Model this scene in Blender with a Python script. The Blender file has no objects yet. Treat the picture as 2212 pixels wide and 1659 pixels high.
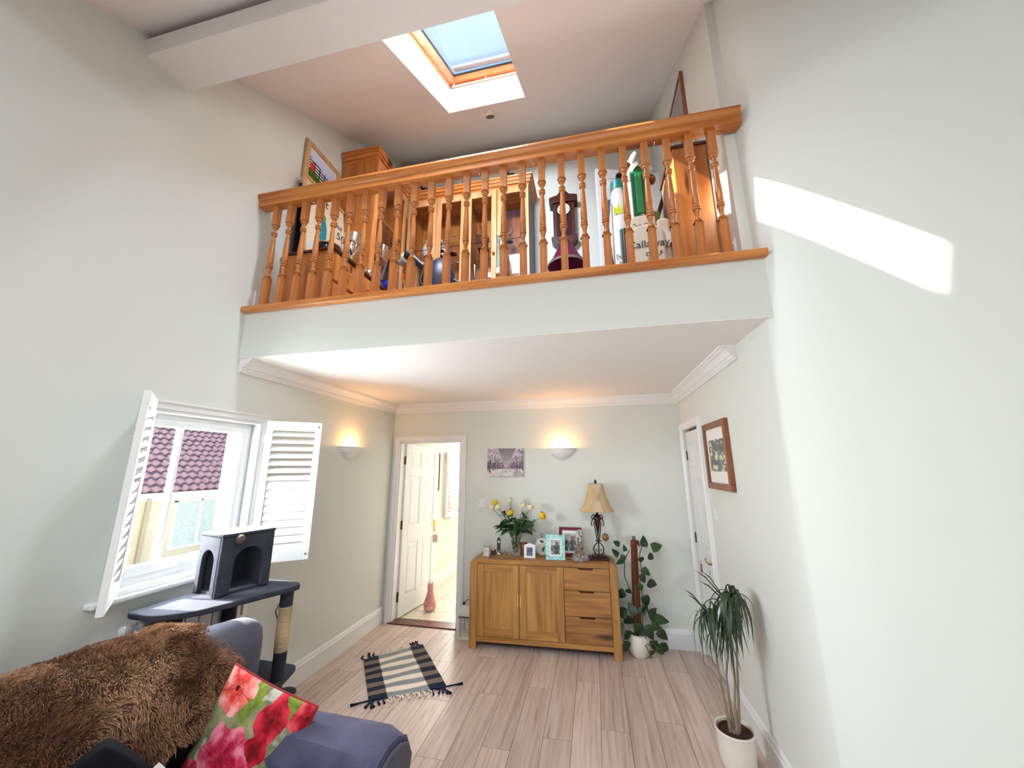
import bpy, bmesh, math, random
import numpy as np
from mathutils import Vector, Matrix, noise
random.seed(7); RNG = np.random.RandomState(11)
PI = math.pi
S = bpy.context.scene
COL = S.collection

# ------------------------------------------------------------------ camera
YAW, PITCH, ROLL, CAMH, FPX = 0.2116, 0.2205, -0.0046, 1.6879, 798.05
cy, sy, cp, sp = math.cos(YAW), math.sin(YAW), math.cos(PITCH), math.sin(PITCH)
fw = Vector((-sy*cp, cy*cp, sp)); rt = Vector((cy, sy, 0)); up = rt.cross(fw)
cr, sr = math.cos(ROLL), math.sin(ROLL)
rt2 = cr*rt+sr*up; up2 = -sr*rt+cr*up
cam_data = bpy.data.cameras.new('camera'); cam = bpy.data.objects.new('camera', cam_data)
COL.objects.link(cam); S.camera = cam
cam_data.sensor_width = 36; cam_data.lens = FPX/2212*36; cam_data.clip_start = 0.05; cam_data.clip_end = 200
m = Matrix.Identity(4)
for i in range(3):
    m[i][0] = rt2[i]; m[i][1] = up2[i]; m[i][2] = -fw[i]
m[0][3] = 0; m[1][3] = 0; m[2][3] = CAMH
cam.matrix_world = m

# ------------------------------------------------------------------ world, sun, added fill lamps, exposure
W = bpy.data.worlds.new('sky'); S.world = W; W.use_nodes = True
wn = W.node_tree; wn.nodes.clear()
wo = wn.nodes.new('ShaderNodeOutputWorld'); wb = wn.nodes.new('ShaderNodeBackground')
sk = wn.nodes.new('ShaderNodeTexSky'); sk.sky_type = 'NISHITA'; sk.sun_disc = False
sk.sun_elevation = math.radians(43); sk.sun_rotation = math.radians(270); sk.air_density = 1.0; sk.dust_density = 0.3; sk.ozone_density = 1.6
wn.links.new(sk.outputs[0], wb.inputs[0]); wn.links.new(wb.outputs[0], wo.inputs[0])
wb.inputs[1].default_value = 0.25
sun_d = bpy.data.lights.new('sun', 'SUN'); sun = bpy.data.objects.new('sun', sun_d); COL.objects.link(sun)
sun_d.energy = 20; sun_d.angle = math.radians(0.6); sun_d.color = (1.0, 0.96, 0.9)
sun.rotation_euler = Vector((-1.0, -0.08, 0.93)).to_track_quat('Z', 'Y').to_euler(); sun.location = (-6, 2, 8)
def area(name, loc, direction, sx, sy_, power, color=(1, 1, 1)):
    d = bpy.data.lights.new(name, 'AREA'); d.shape = 'RECTANGLE'; d.size = sx; d.size_y = sy_; d.energy = power; d.color = color
    o = bpy.data.objects.new(name, d); COL.objects.link(o); o.location = loc
    o.rotation_euler = Vector(direction).to_track_quat('-Z', 'Z').to_euler(); return o
area('rear_fill', (0.2, -5.85, 1.3), (0, 1, 0.22), 4.2, 2.2, 36, (0.84, 0.91, 1.0))  # fill lamp added behind the camera to brighten the whole room
area('window_fill', (-2.62, 1.93, 1.60), (1, 0.05, -0.22), 0.7, 0.95, 64, (0.86, 0.94, 1.0))  # area lamp added outside the pane to strengthen the window's daylight
area('hall_fill', (-2.2, 6.6, 1.5), (1, -0.3, 0), 0.9, 1.0, 60, (1.0, 0.97, 0.9))  # area lamp added by the hall window, standing in for its sky light
area('ceiling_fill', (-0.4, -1.6, 3.55), (0.0, 0.35, -1), 1.6, 1.4, 66, (0.86, 0.91, 1.0))  # added overhead fill
area('skylight_fill', (-0.84, 1.74, 4.93), (0, 0.75, -0.86), 0.66, 0.30, 55, (0.78, 0.88, 1.0))  # lamp added in the roof-window shaft, hidden by the beam, to brighten the gallery
S.view_settings.view_transform = 'Standard'; S.view_settings.look = 'None'
S.view_settings.gamma = 1; S.view_settings.use_curve_mapping = False
S.view_settings.exposure = 0.9

# ------------------------------------------------------------------ materials
def srgb(r, g, b):
    f = lambda c: ((c/255)/12.92 if c/255 <= .04045 else (((c/255)+.055)/1.055)**2.4)
    return (f(r), f(g), f(b), 1)
MATS = {}
def base_mat(name):
    mt = bpy.data.materials.new(name); mt.use_nodes = True
    return mt, mt.node_tree.nodes['Principled BSDF'], mt.node_tree
def nd(nt, t, **kw):
    n = nt.nodes.new(t)
    for k, v in kw.items(): setattr(n, k, v)
    return n
def bump(nt, b, height, strength, dist=0.002):
    bp = nd(nt, 'ShaderNodeBump'); bp.inputs['Strength'].default_value = strength; bp.inputs['Distance'].default_value = dist
    nt.links.new(height, bp.inputs['Height']); nt.links.new(bp.outputs[0], b.inputs['Normal'])
def coords(nt, scale=(1, 1, 1), rot=(0, 0, 0)):
    tc = nd(nt, 'ShaderNodeTexCoord'); mp = nd(nt, 'ShaderNodeMapping')
    mp.inputs['Scale'].default_value = scale; mp.inputs['Rotation'].default_value = rot
    nt.links.new(tc.outputs['Object'], mp.inputs[0]); return mp.outputs[0]
def plain(name, col, rough=.5, metal=0, var=.06, nscale=8, bmp=0, bscale=60, spec=.5, sheen=0):
    """colour with slight mottling and optional fine relief"""
    mt, b, nt = base_mat(name)
    co = coords(nt)
    nz = nd(nt, 'ShaderNodeTexNoise'); nz.inputs['Scale'].default_value = nscale; nz.inputs['Detail'].default_value = 4
    nt.links.new(co, nz.inputs['Vector'])
    mx = nd(nt, 'ShaderNodeMixRGB'); nt.links.new(nz.outputs['Fac'], mx.inputs[0])
    mx.inputs[1].default_value = tuple(c*(1-var) for c in col[:3])+(1,); mx.inputs[2].default_value = tuple(min(1, c*(1+var)) for c in col[:3])+(1,)
    nt.links.new(mx.outputs[0], b.inputs['Base Color'])
    b.inputs['Roughness'].default_value = rough; b.inputs['Metallic'].default_value = metal
    b.inputs['Specular IOR Level'].default_value = spec
    if sheen: b.inputs['Sheen Weight'].default_value = sheen
    if bmp:
        n2 = nd(nt, 'ShaderNodeTexNoise'); n2.inputs['Scale'].default_value = bscale; n2.inputs['Detail'].default_value = 5
        nt.links.new(co, n2.inputs['Vector']); bump(nt, b, n2.outputs['Fac'], bmp)
    return mt
def wood(name, c1, c2, grain=(30, 2.2, 30), knots=0, rough=.42, bmp=.15, rings=3.0):
    """grain: large scale across, small scale along the fibre"""
    mt, b, nt = base_mat(name)
    co = coords(nt, grain)
    n0 = nd(nt, 'ShaderNodeTexNoise'); n0.inputs['Scale'].default_value = 1.0; n0.inputs['Detail'].default_value = 6; n0.inputs['Distortion'].default_value = .6
    nt.links.new(co, n0.inputs['Vector'])
    co2 = coords(nt, tuple(g*.22 for g in grain))
    n1 = nd(nt, 'ShaderNodeTexNoise'); n1.inputs['Scale'].default_value = 1.0; n1.inputs['Detail'].default_value = 3; n1.inputs['Distortion'].default_value = rings*.3
    nt.links.new(co2, n1.inputs['Vector'])
    ml = nd(nt, 'ShaderNodeMath', operation='MULTIPLY'); ml.inputs[1].default_value = .55; nt.links.new(n0.outputs['Fac'], ml.inputs[0])
    ml2 = nd(nt, 'ShaderNodeMath', operation='MULTIPLY_ADD'); ml2.inputs[1].default_value = .6; nt.links.new(n1.outputs['Fac'], ml2.inputs[0]); nt.links.new(ml.outputs[0], ml2.inputs[2])
    cr_ = nd(nt, 'ShaderNodeValToRGB'); cr_.color_ramp.elements[0].position = .42; cr_.color_ramp.elements[1].position = .74
    cr_.color_ramp.elements[0].color = c2; cr_.color_ramp.elements[1].color = c1
    nt.links.new(ml2.outputs[0], cr_.inputs[0])
    out = cr_.outputs[0]
    if knots:
        ck = coords(nt, tuple(min(g, 12)*.8 for g in grain))
        vo = nd(nt, 'ShaderNodeTexVoronoi'); vo.inputs['Scale'].default_value = knots; nt.links.new(ck, vo.inputs['Vector'])
        r2 = nd(nt, 'ShaderNodeValToRGB'); r2.color_ramp.elements[0].position = .10; r2.color_ramp.elements[1].position = .19
        r2.color_ramp.elements[0].color = (1, 1, 1, 1); r2.color_ramp.elements[1].color = (0, 0, 0, 1)
        nt.links.new(vo.outputs['Distance'], r2.inputs[0])
        mx = nd(nt, 'ShaderNodeMixRGB'); mx.inputs[2].default_value = tuple(c*.22 for c in c2[:3])+(1,)
        nt.links.new(r2.outputs[0], mx.inputs[0]); nt.links.new(out, mx.inputs[1]); out = mx.outputs[0]
    nt.links.new(out, b.inputs['Base Color']); b.inputs['Roughness'].default_value = rough
    if bmp: bump(nt, b, n0.outputs['Fac'], bmp, .001)
    return mt
def fabric(name, col, var=.18, scale=220, rough=.95, bmp=.5, col2=None):
    mt, b, nt = base_mat(name)
    co = coords(nt)
    nz = nd(nt, 'ShaderNodeTexNoise'); nz.inputs['Scale'].default_value = scale; nz.inputs['Detail'].default_value = 3
    n2 = nd(nt, 'ShaderNodeTexNoise'); n2.inputs['Scale'].default_value = 9; n2.inputs['Detail'].default_value = 4
    nt.links.new(co, nz.inputs['Vector']); nt.links.new(co, n2.inputs['Vector'])
    ad = nd(nt, 'ShaderNodeMath', operation='ADD'); nt.links.new(nz.outputs['Fac'], ad.inputs[0]); nt.links.new(n2.outputs['Fac'], ad.inputs[1])
    r = nd(nt, 'ShaderNodeValToRGB'); r.color_ramp.elements[0].position = .35/1; r.color_ramp.elements[1].position = .95
    mlt = nd(nt, 'ShaderNodeMath', operation='MULTIPLY'); mlt.inputs[1].default_value = .62; nt.links.new(ad.outputs[0], mlt.inputs[0])
    c2 = col2 or tuple(min(1, c*(1+var*1.6)) for c in col[:3])+(1,)
    r.color_ramp.elements[0].color = tuple(c*(1-var) for c in col[:3])+(1,); r.color_ramp.elements[1].color = c2
    nt.links.new(mlt.outputs[0], r.inputs[0]); nt.links.new(r.outputs[0], b.inputs['Base Color'])
    b.inputs['Roughness'].default_value = rough; b.inputs['Specular IOR Level'].default_value = .15; b.inputs['Sheen Weight'].default_value = .06
    bump(nt, b, nz.outputs['Fac'], bmp, .002)
    return mt
def pane_glass(name, tint=(1, 1, 1, 1), refl=1.0, ior=1.5):
    mt = bpy.data.materials.new(name); mt.use_nodes = True; nt = mt.node_tree; nt.nodes.clear()
    o = nd(nt, 'ShaderNodeOutputMaterial'); mx = nd(nt, 'ShaderNodeMixShader'); tr = nd(nt, 'ShaderNodeBsdfTransparent'); gl = nd(nt, 'ShaderNodeBsdfGlossy')
    lw = nd(nt, 'ShaderNodeLayerWeight'); lw.inputs[0].default_value = .5
    pw5 = nd(nt, 'ShaderNodeMath', operation='POWER'); pw5.inputs[1].default_value = 5; nt.links.new(lw.outputs['Facing'], pw5.inputs[0])
    mu = nd(nt, 'ShaderNodeMath', operation='MULTIPLY_ADD'); mu.inputs[1].default_value = .5*refl; mu.inputs[2].default_value = .035*refl; mu.use_clamp = True
    nt.links.new(pw5.outputs[0], mu.inputs[0]); nt.links.new(mu.outputs[0], mx.inputs[0])
    tr.inputs[0].default_value = tint; gl.inputs['Roughness'].default_value = 0.02
    nt.links.new(tr.outputs[0], mx.inputs[1]); nt.links.new(gl.outputs[0], mx.inputs[2]); nt.links.new(mx.outputs[0], o.inputs[0])
    return mt
def crystal(name, col=(1, 1, 1, 1), rough=.02, ior=1.45, bmp=0, bscale=30):
    mt, b, nt = base_mat(name)
    b.inputs['Base Color'].default_value = col; b.inputs['Transmission Weight'].default_value = 1; b.inputs['Roughness'].default_value = rough; b.inputs['IOR'].default_value = ior
    if bmp:
        vo = nd(nt, 'ShaderNodeTexVoronoi'); vo.inputs['Scale'].default_value = bscale; nt.links.new(coords(nt), vo.inputs['Vector'])
        bump(nt, b, vo.outputs['Distance'], bmp, .01)
    return mt
def glow(name, col, strength):
    mt = bpy.data.materials.new(name); mt.use_nodes = True; nt = mt.node_tree; nt.nodes.clear()
    o = nd(nt, 'ShaderNodeOutputMaterial'); e = nd(nt, 'ShaderNodeEmission'); e.inputs[0].default_value = col; e.inputs[1].default_value = strength
    nt.links.new(e.outputs[0], o.inputs[0]); return mt
def printed(name, rough=.7, bmp=0):
    mt, b, nt = base_mat(name)
    a = nd(nt, 'ShaderNodeVertexColor'); a.layer_name = 'Col'; nt.links.new(a.outputs[0], b.inputs['Base Color'])
    b.inputs['Roughness'].default_value = rough; b.inputs['Specular IOR Level'].default_value = .3
    if bmp:
        nz = nd(nt, 'ShaderNodeTexNoise'); nz.inputs['Scale'].default_value = 300; nt.links.new(coords(nt), nz.inputs['Vector']); bump(nt, b, nz.outputs['Fac'], bmp)
    return mt

M = dict(
    wall=plain('wall_paint', (.70, .72, .67, 1), .75, var=.015, nscale=3, bmp=.08, bscale=180, spec=.25),
    ceil=plain('ceiling_paint', (.84, .80, .775, 1), .85, var=.02, nscale=2, bmp=.25, bscale=90, spec=.15),
    white=plain('white_gloss_paint', (.80, .80, .80, 1), .35, var=.01),
    plaster=plain('white_plaster', (.82, .81, .79, 1), .7, var=.02, bmp=.1, bscale=80),
    shutterw=plain('shutter_white', (.80, .80, .79, 1), .4, var=.01),
    upvc=plain('white_upvc', (.86, .87, .87, 1), .25, var=.01),
    oak=wood('oak', srgb(190, 140, 74), srgb(138, 90, 38), (30, 30, 2.0), rough=.45),
    oakh=wood('oak_horizontal', srgb(190, 136, 70), srgb(140, 90, 38), (2.0, 30, 30), rough=.45),
    oakd=wood('oak_drawer', srgb(186, 130, 66), srgb(126, 78, 32), (2.6, 14, 26), rough=.45, rings=6, knots=.5),
    dark=plain('dark_gap', (.012, .008, .006, 1), .9),
    pinex=wood('pine_rail', srgb(220, 146, 74), srgb(168, 92, 36), (2.2, 34, 34), rough=.28, knots=.35),
    pinez=wood('pine_upright', srgb(220, 150, 84), srgb(172, 98, 44), (34, 34, 2.2), rough=.3),
    pinek=wood('knotty_pine', srgb(208, 134, 66), srgb(146, 76, 28), (16, 16, 1.6), rough=.35, knots=.9),
    pinel=wood('pale_pine', srgb(226, 172, 120), srgb(190, 128, 74), (26, 26, 1.6), rough=.35, knots=.5),
    mahog=wood('mahogany', srgb(92, 34, 22), srgb(44, 14, 10), (26, 26, 2), rough=.3),
    walnut=wood('frame_brown_wood', srgb(150, 84, 44), srgb(104, 50, 24), (30, 30, 3), rough=.35),
    lightoak=wood('frame_light_oak', srgb(206, 164, 112), srgb(176, 130, 82), (30, 4, 4), rough=.5),
    slate=fabric('slate_plush', (.025, .027, .038, 1), .25, 160, col2=(.062, .065, .082, 1)),
    sofa=fabric('slate_blue_sofa_cloth', (.055, .052, .09, 1), .2, 320, col2=(.125, .118, .185, 1)),
    grey=fabric('grey_sofa_cloth', (.085, .085, .11, 1), .15, 320),
    navy=fabric('navy_cotton', (.003, .010, .035, 1), .2, 260),
    taupe=fabric('taupe_cotton', (.17, .13, .10, 1), .2, 260),
    greyc=fabric('grey_cotton', (.24, .26, .26, 1), .15, 260),
    cream=fabric('cream_cotton', (.80, .70, .58, 1), .08, 260),
    sisal=fabric('sisal_rope', (.5, .38, .22, 1), .25, 90, bmp=1.0),
    black=plain('black_plastic', (.012, .012, .014, 1), .4),
    iron=plain('dark_bronze_iron', (.035, .014, .010, 1), .4, metal=.6, bmp=.2),
    brass=plain('brass', (.62, .42, .16, 1), .25, metal=1),
    bronze=plain('antique_brass_hinge', (.10, .06, .03, 1), .35, metal=.8),
    chrome=plain('chrome', (.8, .8, .82, 1), .12, metal=1),
    silver=plain('polished_silver', (.78, .76, .70, 1), .12, metal=1),
    shade=fabric('lampshade_gold_cloth', (.52, .36, .17, 1), .1, 240, col2=(.66, .49, .27, 1)),
    pleat=fabric('lampshade_pleated_cream', (.66, .52, .40, 1), .08, 300),
    leaf=plain('leaf_green', (.030, .085, .022, 1), .38, var=.5, nscale=14),
    leafd=plain('leaf_dark', (.014, .040, .012, 1), .4, var=.5, nscale=14),
    strap=plain('strap_leaf_green', (.028, .050, .018, 1), .42, var=.5, nscale=10),
    stem=plain('woody_stem', (.24, .18, .12, 1), .7, var=.2, nscale=50),
    vine=plain('vine_stem', (.10, .085, .03, 1), .6),
    moss=fabric('coir_pole', (.16, .045, .015, 1), .3, 120, bmp=1.0),
    soil=plain('potting_soil', (.045, .012, .009, 1), .9, var=.4, nscale=60, bmp=1, bscale=70),
    pot=plain('cream_ceramic', (.74, .68, .58, 1), .25, var=.02),
    glass=pane_glass('window_glass'),
    cabglass=pane_glass('cabinet_glass', (.93, .95, .95, 1), 1.3),
    crystal=crystal('cut_crystal', bmp=.8, bscale=45),
    clear=crystal('clear_glass', ior=1.3),
    water=crystal('green_water', (.55, .62, .30, 1), ior=1.2),
    yellow=plain('yellow_petal', (.86, .52, .03, 1), .5, var=.15, nscale=40),
    ivory=plain('ivory_petal', (.84, .80, .50, 1), .5, var=.08, nscale=40),
    burg=fabric('burgundy_shade', (.10, .006, .035, 1), .2, 200),
    tile=plain('cream_floor_tile', (.70, .64, .53, 1), .3, var=.05, nscale=5),
    grout=plain('tile_grout', (.42, .37, .30, 1), .9),
    thresh=wood('threshold_wood', srgb(120, 60, 42), srgb(78, 34, 24), (3, 30, 30), rough=.35),
    mat_red=plain('dark_red_frame', (.14, .004, .012, 1), .6, var=.1),
    whitef=plain('white_frame', (.78, .76, .72, 1), .4, var=.03),
    paper=plain('mount_paper', (.80, .79, .76, 1), .7, var=.01),
    greenv=plain('green_vinyl', (.005, .12, .045, 1), .3, var=.1),
    teal=plain('teal_vinyl', (.01, .20, .19, 1), .4, var=.1),
    whitev=plain('white_vinyl', (.76, .76, .74, 1), .35, var=.03),
    creamv=plain('cream_vinyl', (.66, .60, .50, 1), .38, var=.04),
    printedm=printed('printed_paper', .45), prcloth=printed('printed_cloth', .9, .4), photo=printed('photo_print', .25),
    furb=printed('fur_strand', .85),
    navycloth=plain('navy_nylon', (.008, .010, .03, 1), .45, var=.3, nscale=20, bmp=.5, bscale=14),
    pink=fabric('pink_floral_cloth', (.62, .30, .27, 1), .3, 40),
    brown=plain('brown_wax', (.13, .03, .012, 1), .4, var=.5, nscale=50),
    blueg=crystal('blue_glass', (.25, .35, .95, 1), .1),
    lcd=plain('grey_display', (.55, .62, .62, 1), .2),
    render=plain('cream_render', (.62, .55, .40, 1), .9, var=.06, nscale=2, bmp=.4, bscale=30),
    rooft=plain('clay_pantile', (.16, .075, .09, 1), .75, var=.5, nscale=3, bmp=.4, bscale=30),
    ground=plain('garden_ground', (.22, .22, .16, 1), .95, var=.2),
)
def plank_mat():
    mt, b, nt = base_mat('vinyl_plank')
    co = coords(nt, (34, 1.6, 34)); oi = nd(nt, 'ShaderNodeObjectInfo')
    ad = nd(nt, 'ShaderNodeVectorMath', operation='MULTIPLY_ADD'); ad.inputs[1].default_value = (37, 37, 37)
    cb = nd(nt, 'ShaderNodeCombineXYZ')
    for k in range(3): nt.links.new(oi.outputs['Random'], cb.inputs[k])
    nt.links.new(cb.outputs[0], ad.inputs[0]); nt.links.new(co, ad.inputs[2])
    n0 = nd(nt, 'ShaderNodeTexNoise'); n0.inputs['Scale'].default_value = 1.0; n0.inputs['Detail'].default_value = 8; n0.inputs['Distortion'].default_value = 1.0
    nt.links.new(ad.outputs[0], n0.inputs['Vector'])
    r = nd(nt, 'ShaderNodeValToRGB'); e = r.color_ramp.elements
    e[0].position = .30; e[0].color = srgb(176, 154, 141); e[1].position = .68; e[1].color = srgb(216, 197, 185)
    e2 = r.color_ramp.elements.new(.48); e2.color = srgb(204, 182, 168)
    nt.links.new(n0.outputs['Fac'], r.inputs[0])
    hs = nd(nt, 'ShaderNodeHueSaturation'); nt.links.new(r.outputs[0], hs.inputs['Color'])
    mr = nd(nt, 'ShaderNodeMapRange'); mr.inputs[3].default_value = .88; mr.inputs[4].default_value = 1.08; nt.links.new(oi.outputs['Random'], mr.inputs[0]); nt.links.new(mr.outputs[0], hs.inputs['Value'])
    nt.links.new(hs.outputs[0], b.inputs['Base Color']); b.inputs['Roughness'].default_value = .38
    bump(nt, b, n0.outputs['Fac'], .15, .001); return mt
M['plank'] = plank_mat()

# ------------------------------------------------------------------ mesh builder
class MB:
    def __init__(s): s.v = []; s.f = []; s.m = []
    def add(s, vs, fs, mi=0, T=None):
        n = len(s.v)
        s.v += [tuple(T @ Vector(p)) for p in vs] if T is not None else [tuple(p) for p in vs]
        s.f += [tuple(i+n for i in f) for f in fs]; s.m += [mi]*len(fs); return s
    def box(s, x0, x1, y0, y1, z0, z1, mi=0, T=None):
        vs = [(x0, y0, z0), (x1, y0, z0), (x1, y1, z0), (x0, y1, z0), (x0, y0, z1), (x1, y0, z1), (x1, y1, z1), (x0, y1, z1)]
        return s.add(vs, [(0, 3, 2, 1), (4, 5, 6, 7), (0, 1, 5, 4), (1, 2, 6, 5), (2, 3, 7, 6), (3, 0, 4, 7)], mi, T)
    def prism(s, poly, a, b, axis='y', mi=0, T=None):
        """poly: 2D outline; axis y -> (x,z) extruded a..b along y; axis x -> (y,z); axis z -> (x,y)"""
        def P(u, v, w): return {'y': (u, w, v), 'x': (w, u, v), 'z': (u, v, w)}[axis]
        n = len(poly); vs = [P(u, v, a) for u, v in poly]+[P(u, v, b) for u, v in poly]
        fs = [tuple(range(n))[::-1], tuple(range(n, 2*n))]+[(i, (i+1) % n, n+(i+1) % n, n+i) for i in range(n)]
        return s.add(vs, fs, mi, T)
    def lathe(s, prof, c=(0, 0, 0), seg=20, mi=0, T=None, ax=1, ay=1, cap=True, a0=0, a1=2*PI):
        full = abs(a1-a0-2*PI) < 1e-6; k = seg if full else seg+1
        vs = []
        for r, z in prof:
            for i in range(k):
                a = a0+(a1-a0)*i/seg; vs.append((c[0]+r*ax*math.cos(a), c[1]+r*ay*math.sin(a), c[2]+z))
        fs = []
        for j in range(len(prof)-1):
            for i in range(seg):
                i2 = (i+1) % k if full else i+1
                fs.append((j*k+i, j*k+i2, (j+1)*k+i2, (j+1)*k+i))
        if cap and full:
            fs.append(tuple(range(k))[::-1]); fs.append(tuple((len(prof)-1)*k+i for i in range(k)))
        return s.add(vs, fs, mi, T)
    def tube(s, pts, r, seg=8, mi=0, T=None, cap=True):
        pts = [Vector(p) for p in pts]; n = len(pts); rs = r if isinstance(r, (list, tuple)) else [r]*n
        vs = []; prev = None
        for i, p in enumerate(pts):
            d = (pts[min(i+1, n-1)]-pts[max(i-1, 0)])
            d = d.normalized() if d.length > 1e-9 else Vector((0, 0, 1))
            if prev is None: u = d.orthogonal().normalized()
            else:
                u = prev-d*prev.dot(d); u = u.normalized() if u.length > 1e-6 else d.orthogonal().normalized()
            prev = u; w = d.cross(u)
            for k in range(seg):
                a = 2*PI*k/seg; vs.append(p+(u*math.cos(a)+w*math.sin(a))*rs[i])
        fs = [(i*seg+k, i*seg+(k+1) % seg, (i+1)*seg+(k+1) % seg, (i+1)*seg+k) for i in range(n-1) for k in range(seg)]
        if cap: fs += [tuple(range(seg))[::-1], tuple((n-1)*seg+k for k in range(seg))]
        return s.add(vs, fs, mi, T)
    def ball(s, c, r, seg=12, rings=8, mi=0, T=None, sc=(1, 1, 1)):
        vs = [(c[0], c[1], c[2]-r*sc[2])]
        for j in range(1, rings):
            t = PI*j/rings
            for i in range(seg):
                a = 2*PI*i/seg; vs.append((c[0]+r*sc[0]*math.sin(t)*math.cos(a), c[1]+r*sc[1]*math.sin(t)*math.sin(a), c[2]-r*sc[2]*math.cos(t)))
        vs.append((c[0], c[1], c[2]+r*sc[2])); fs = []
        for i in range(seg): fs.append((0, 1+(i+1) % seg, 1+i))
        for j in range(rings-2):
            for i in range(seg):
                a = 1+j*seg+i; b = 1+j*seg+(i+1) % seg; fs.append((a, b, b+seg, a+seg))
        t = len(vs)-1; o = 1+(rings-2)*seg
        for i in range(seg): fs.append((o+i, o+(i+1) % seg, t))
        return s.add(vs, fs, mi, T)
    def ring(s, c, R, r, mi=0, T=None, seg=20, axis='z', a0=0, a1=2*PI, sub=6):
        pts = []
        for i in range(seg+1):
            a = a0+(a1-a0)*i/seg; x, y = R*math.cos(a), R*math.sin(a)
            pts.append({'z': (c[0]+x, c[1]+y, c[2]), 'y': (c[0]+x, c[1], c[2]+y), 'x': (c[0], c[1]+x, c[2]+y)}[axis])
        return s.tube(pts, r, sub, mi, T)
def obj(name, mb, mats, parent=None, loc=None, smooth=False, bevel=0, rot=None, **props):
    me = bpy.data.meshes.new(name); me.from_pydata(mb.v, [], mb.f)
    if not isinstance(mats, (list, tuple)): mats = [mats]
    for mt in mats: me.materials.append(M[mt] if isinstance(mt, str) else mt)
    if len(mats) > 1: me.polygons.foreach_set('material_index', mb.m)
    if smooth:
        me.polygons.foreach_set('use_smooth', [True]*len(me.polygons))
        try: me.set_sharp_from_angle(angle=math.radians(40))
        except Exception: pass
    me.update(); o = bpy.data.objects.new(name, me); COL.objects.link(o)
    if parent: o.parent = parent
    if loc: o.location = loc
    if rot: o.rotation_euler = rot
    if bevel:
        bv = o.modifiers.new('bevel', 'BEVEL'); bv.width = bevel; bv.segments = 2; bv.limit_method = 'ANGLE'; bv.angle_limit = math.radians(50)
        bv.harden_normals = False
    for k, v in props.items(): o[k] = v
    return o
def thing(name, label, cat, loc=(0, 0, 0), rotz=0, group=None, rot=None):
    o = bpy.data.objects.new(name, None); COL.objects.link(o); o.location = loc; o.empty_display_size = .05
    o.rotation_euler = rot if rot else (0, 0, rotz)
    o['label'] = label; o['category'] = cat
    if group: o['group'] = group
    return o
def tag(o, label, cat, group=None):
    o['label'] = label; o['category'] = cat
    if group: o['group'] = group
    return o
def struct(name, mb, mats, parent=None, **kw):
    o = obj(name, mb, mats, parent, **kw)
    if not parent: o['kind'] = 'structure'
    return o
def strooot(name, loc=(0, 0, 0)):
    o = bpy.data.objects.new(name, None); COL.objects.link(o); o.location = loc; o['kind'] = 'structure'; return o
def dup(root, loc, rotz=None, label=None, name=None):
    r = root.copy(); COL.objects.link(r); r.location = loc
    if rotz is not None: r.rotation_euler = (0, 0, rotz)
    if label: r['label'] = label
    for ch in list(root.children):
        c = ch.copy(); COL.objects.link(c); c.parent = r
        for g in ch.children:
            d = g.copy(); COL.objects.link(d); d.parent = c
    return r
def dupmesh(o, loc, rot=None, parent=None, scale=None):
    c = o.copy(); COL.objects.link(c); c.location = loc; c.parent = parent if parent else o.parent
    if rot is not None: c.rotation_euler = rot
    if scale: c.scale = scale
    return c
def art(name, w, h, nx, ny, func, mat='printedm', parent=None, loc=(0, 0, 0), rot=(0, 0, 0), shape=None):
    """flat printed sheet in local x (width) and z (height), facing -y; func(u,v)->rgb arrays (display values)"""
    u = np.linspace(0, 1, nx); v = np.linspace(0, 1, ny); U, V = np.meshgrid(u, v)
    rgb = np.clip(np.stack(func(U, V), -1).reshape(-1, 3), 0, 1)
    lin = np.where(rgb <= .04045, rgb/12.92, ((rgb+.055)/1.055)**2.4)
    X = (U-.5)*w; Z = (V-.5)*h; Yc = np.zeros_like(X)
    if shape is not None: X, Yc, Z = shape(U, V, X, Z)
    vs = np.stack([X, Yc, Z], -1).reshape(-1, 3)
    idx = np.arange(nx*ny).reshape(ny, nx)
    fs = np.stack([idx[:-1, :-1], idx[:-1, 1:], idx[1:, 1:], idx[1:, :-1]], -1).reshape(-1, 4)
    me = bpy.data.meshes.new(name); me.from_pydata(vs.tolist(), [], fs.tolist())
    ca = me.color_attributes.new('Col', 'FLOAT_COLOR', 'POINT')
    ca.data.foreach_set('color', np.concatenate([lin, np.ones((len(lin), 1))], 1).astype('f').ravel())
    me.materials.append(M[mat]); me.polygons.foreach_set('use_smooth', [True]*len(me.polygons))
    o = bpy.data.objects.new(name, me); COL.objects.link(o); o.location = loc; o.rotation_euler = rot
    if parent: o.parent = parent
    return o
def vnoise(U, V, sx, sy_, seed=0, oct=3):
    out = np.zeros_like(U); amp = 1; tot = 0
    for k in range(oct):
        r = np.random.RandomState(seed+k*17); nxg, nyg = int(sx)+3, int(sy_)+3; g = r.rand(nyg, nxg)
        x = U*sx; y = V*sy_; x0 = np.clip(np.floor(x).astype(int), 0, nxg-2); y0 = np.clip(np.floor(y).astype(int), 0, nyg-2)
        fx = x-x0; fy = y-y0; fx = fx*fx*(3-2*fx); fy = fy*fy*(3-2*fy)
        out += amp*((g[y0, x0]*(1-fx)+g[y0, x0+1]*fx)*(1-fy)+(g[y0+1, x0]*(1-fx)+g[y0+1, x0+1]*fx)*fy)
        tot += amp; amp *= .5; sx *= 2; sy_ *= 2
    return out/tot

# ------------------------------------------------------------------ room constants
XL, XR, YB, YS, ZC, ZSL = -2.404, 0.923, 4.198, 2.034, 2.44, 2.775
XU, YU = 0.868, 3.95          # upper right wall, upper back wall
ZF = 2.81                     # loft floor
K = 0.596
def zc(y): return 4.454+K*(y-1.689)
YFLAT = 0.3

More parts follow.
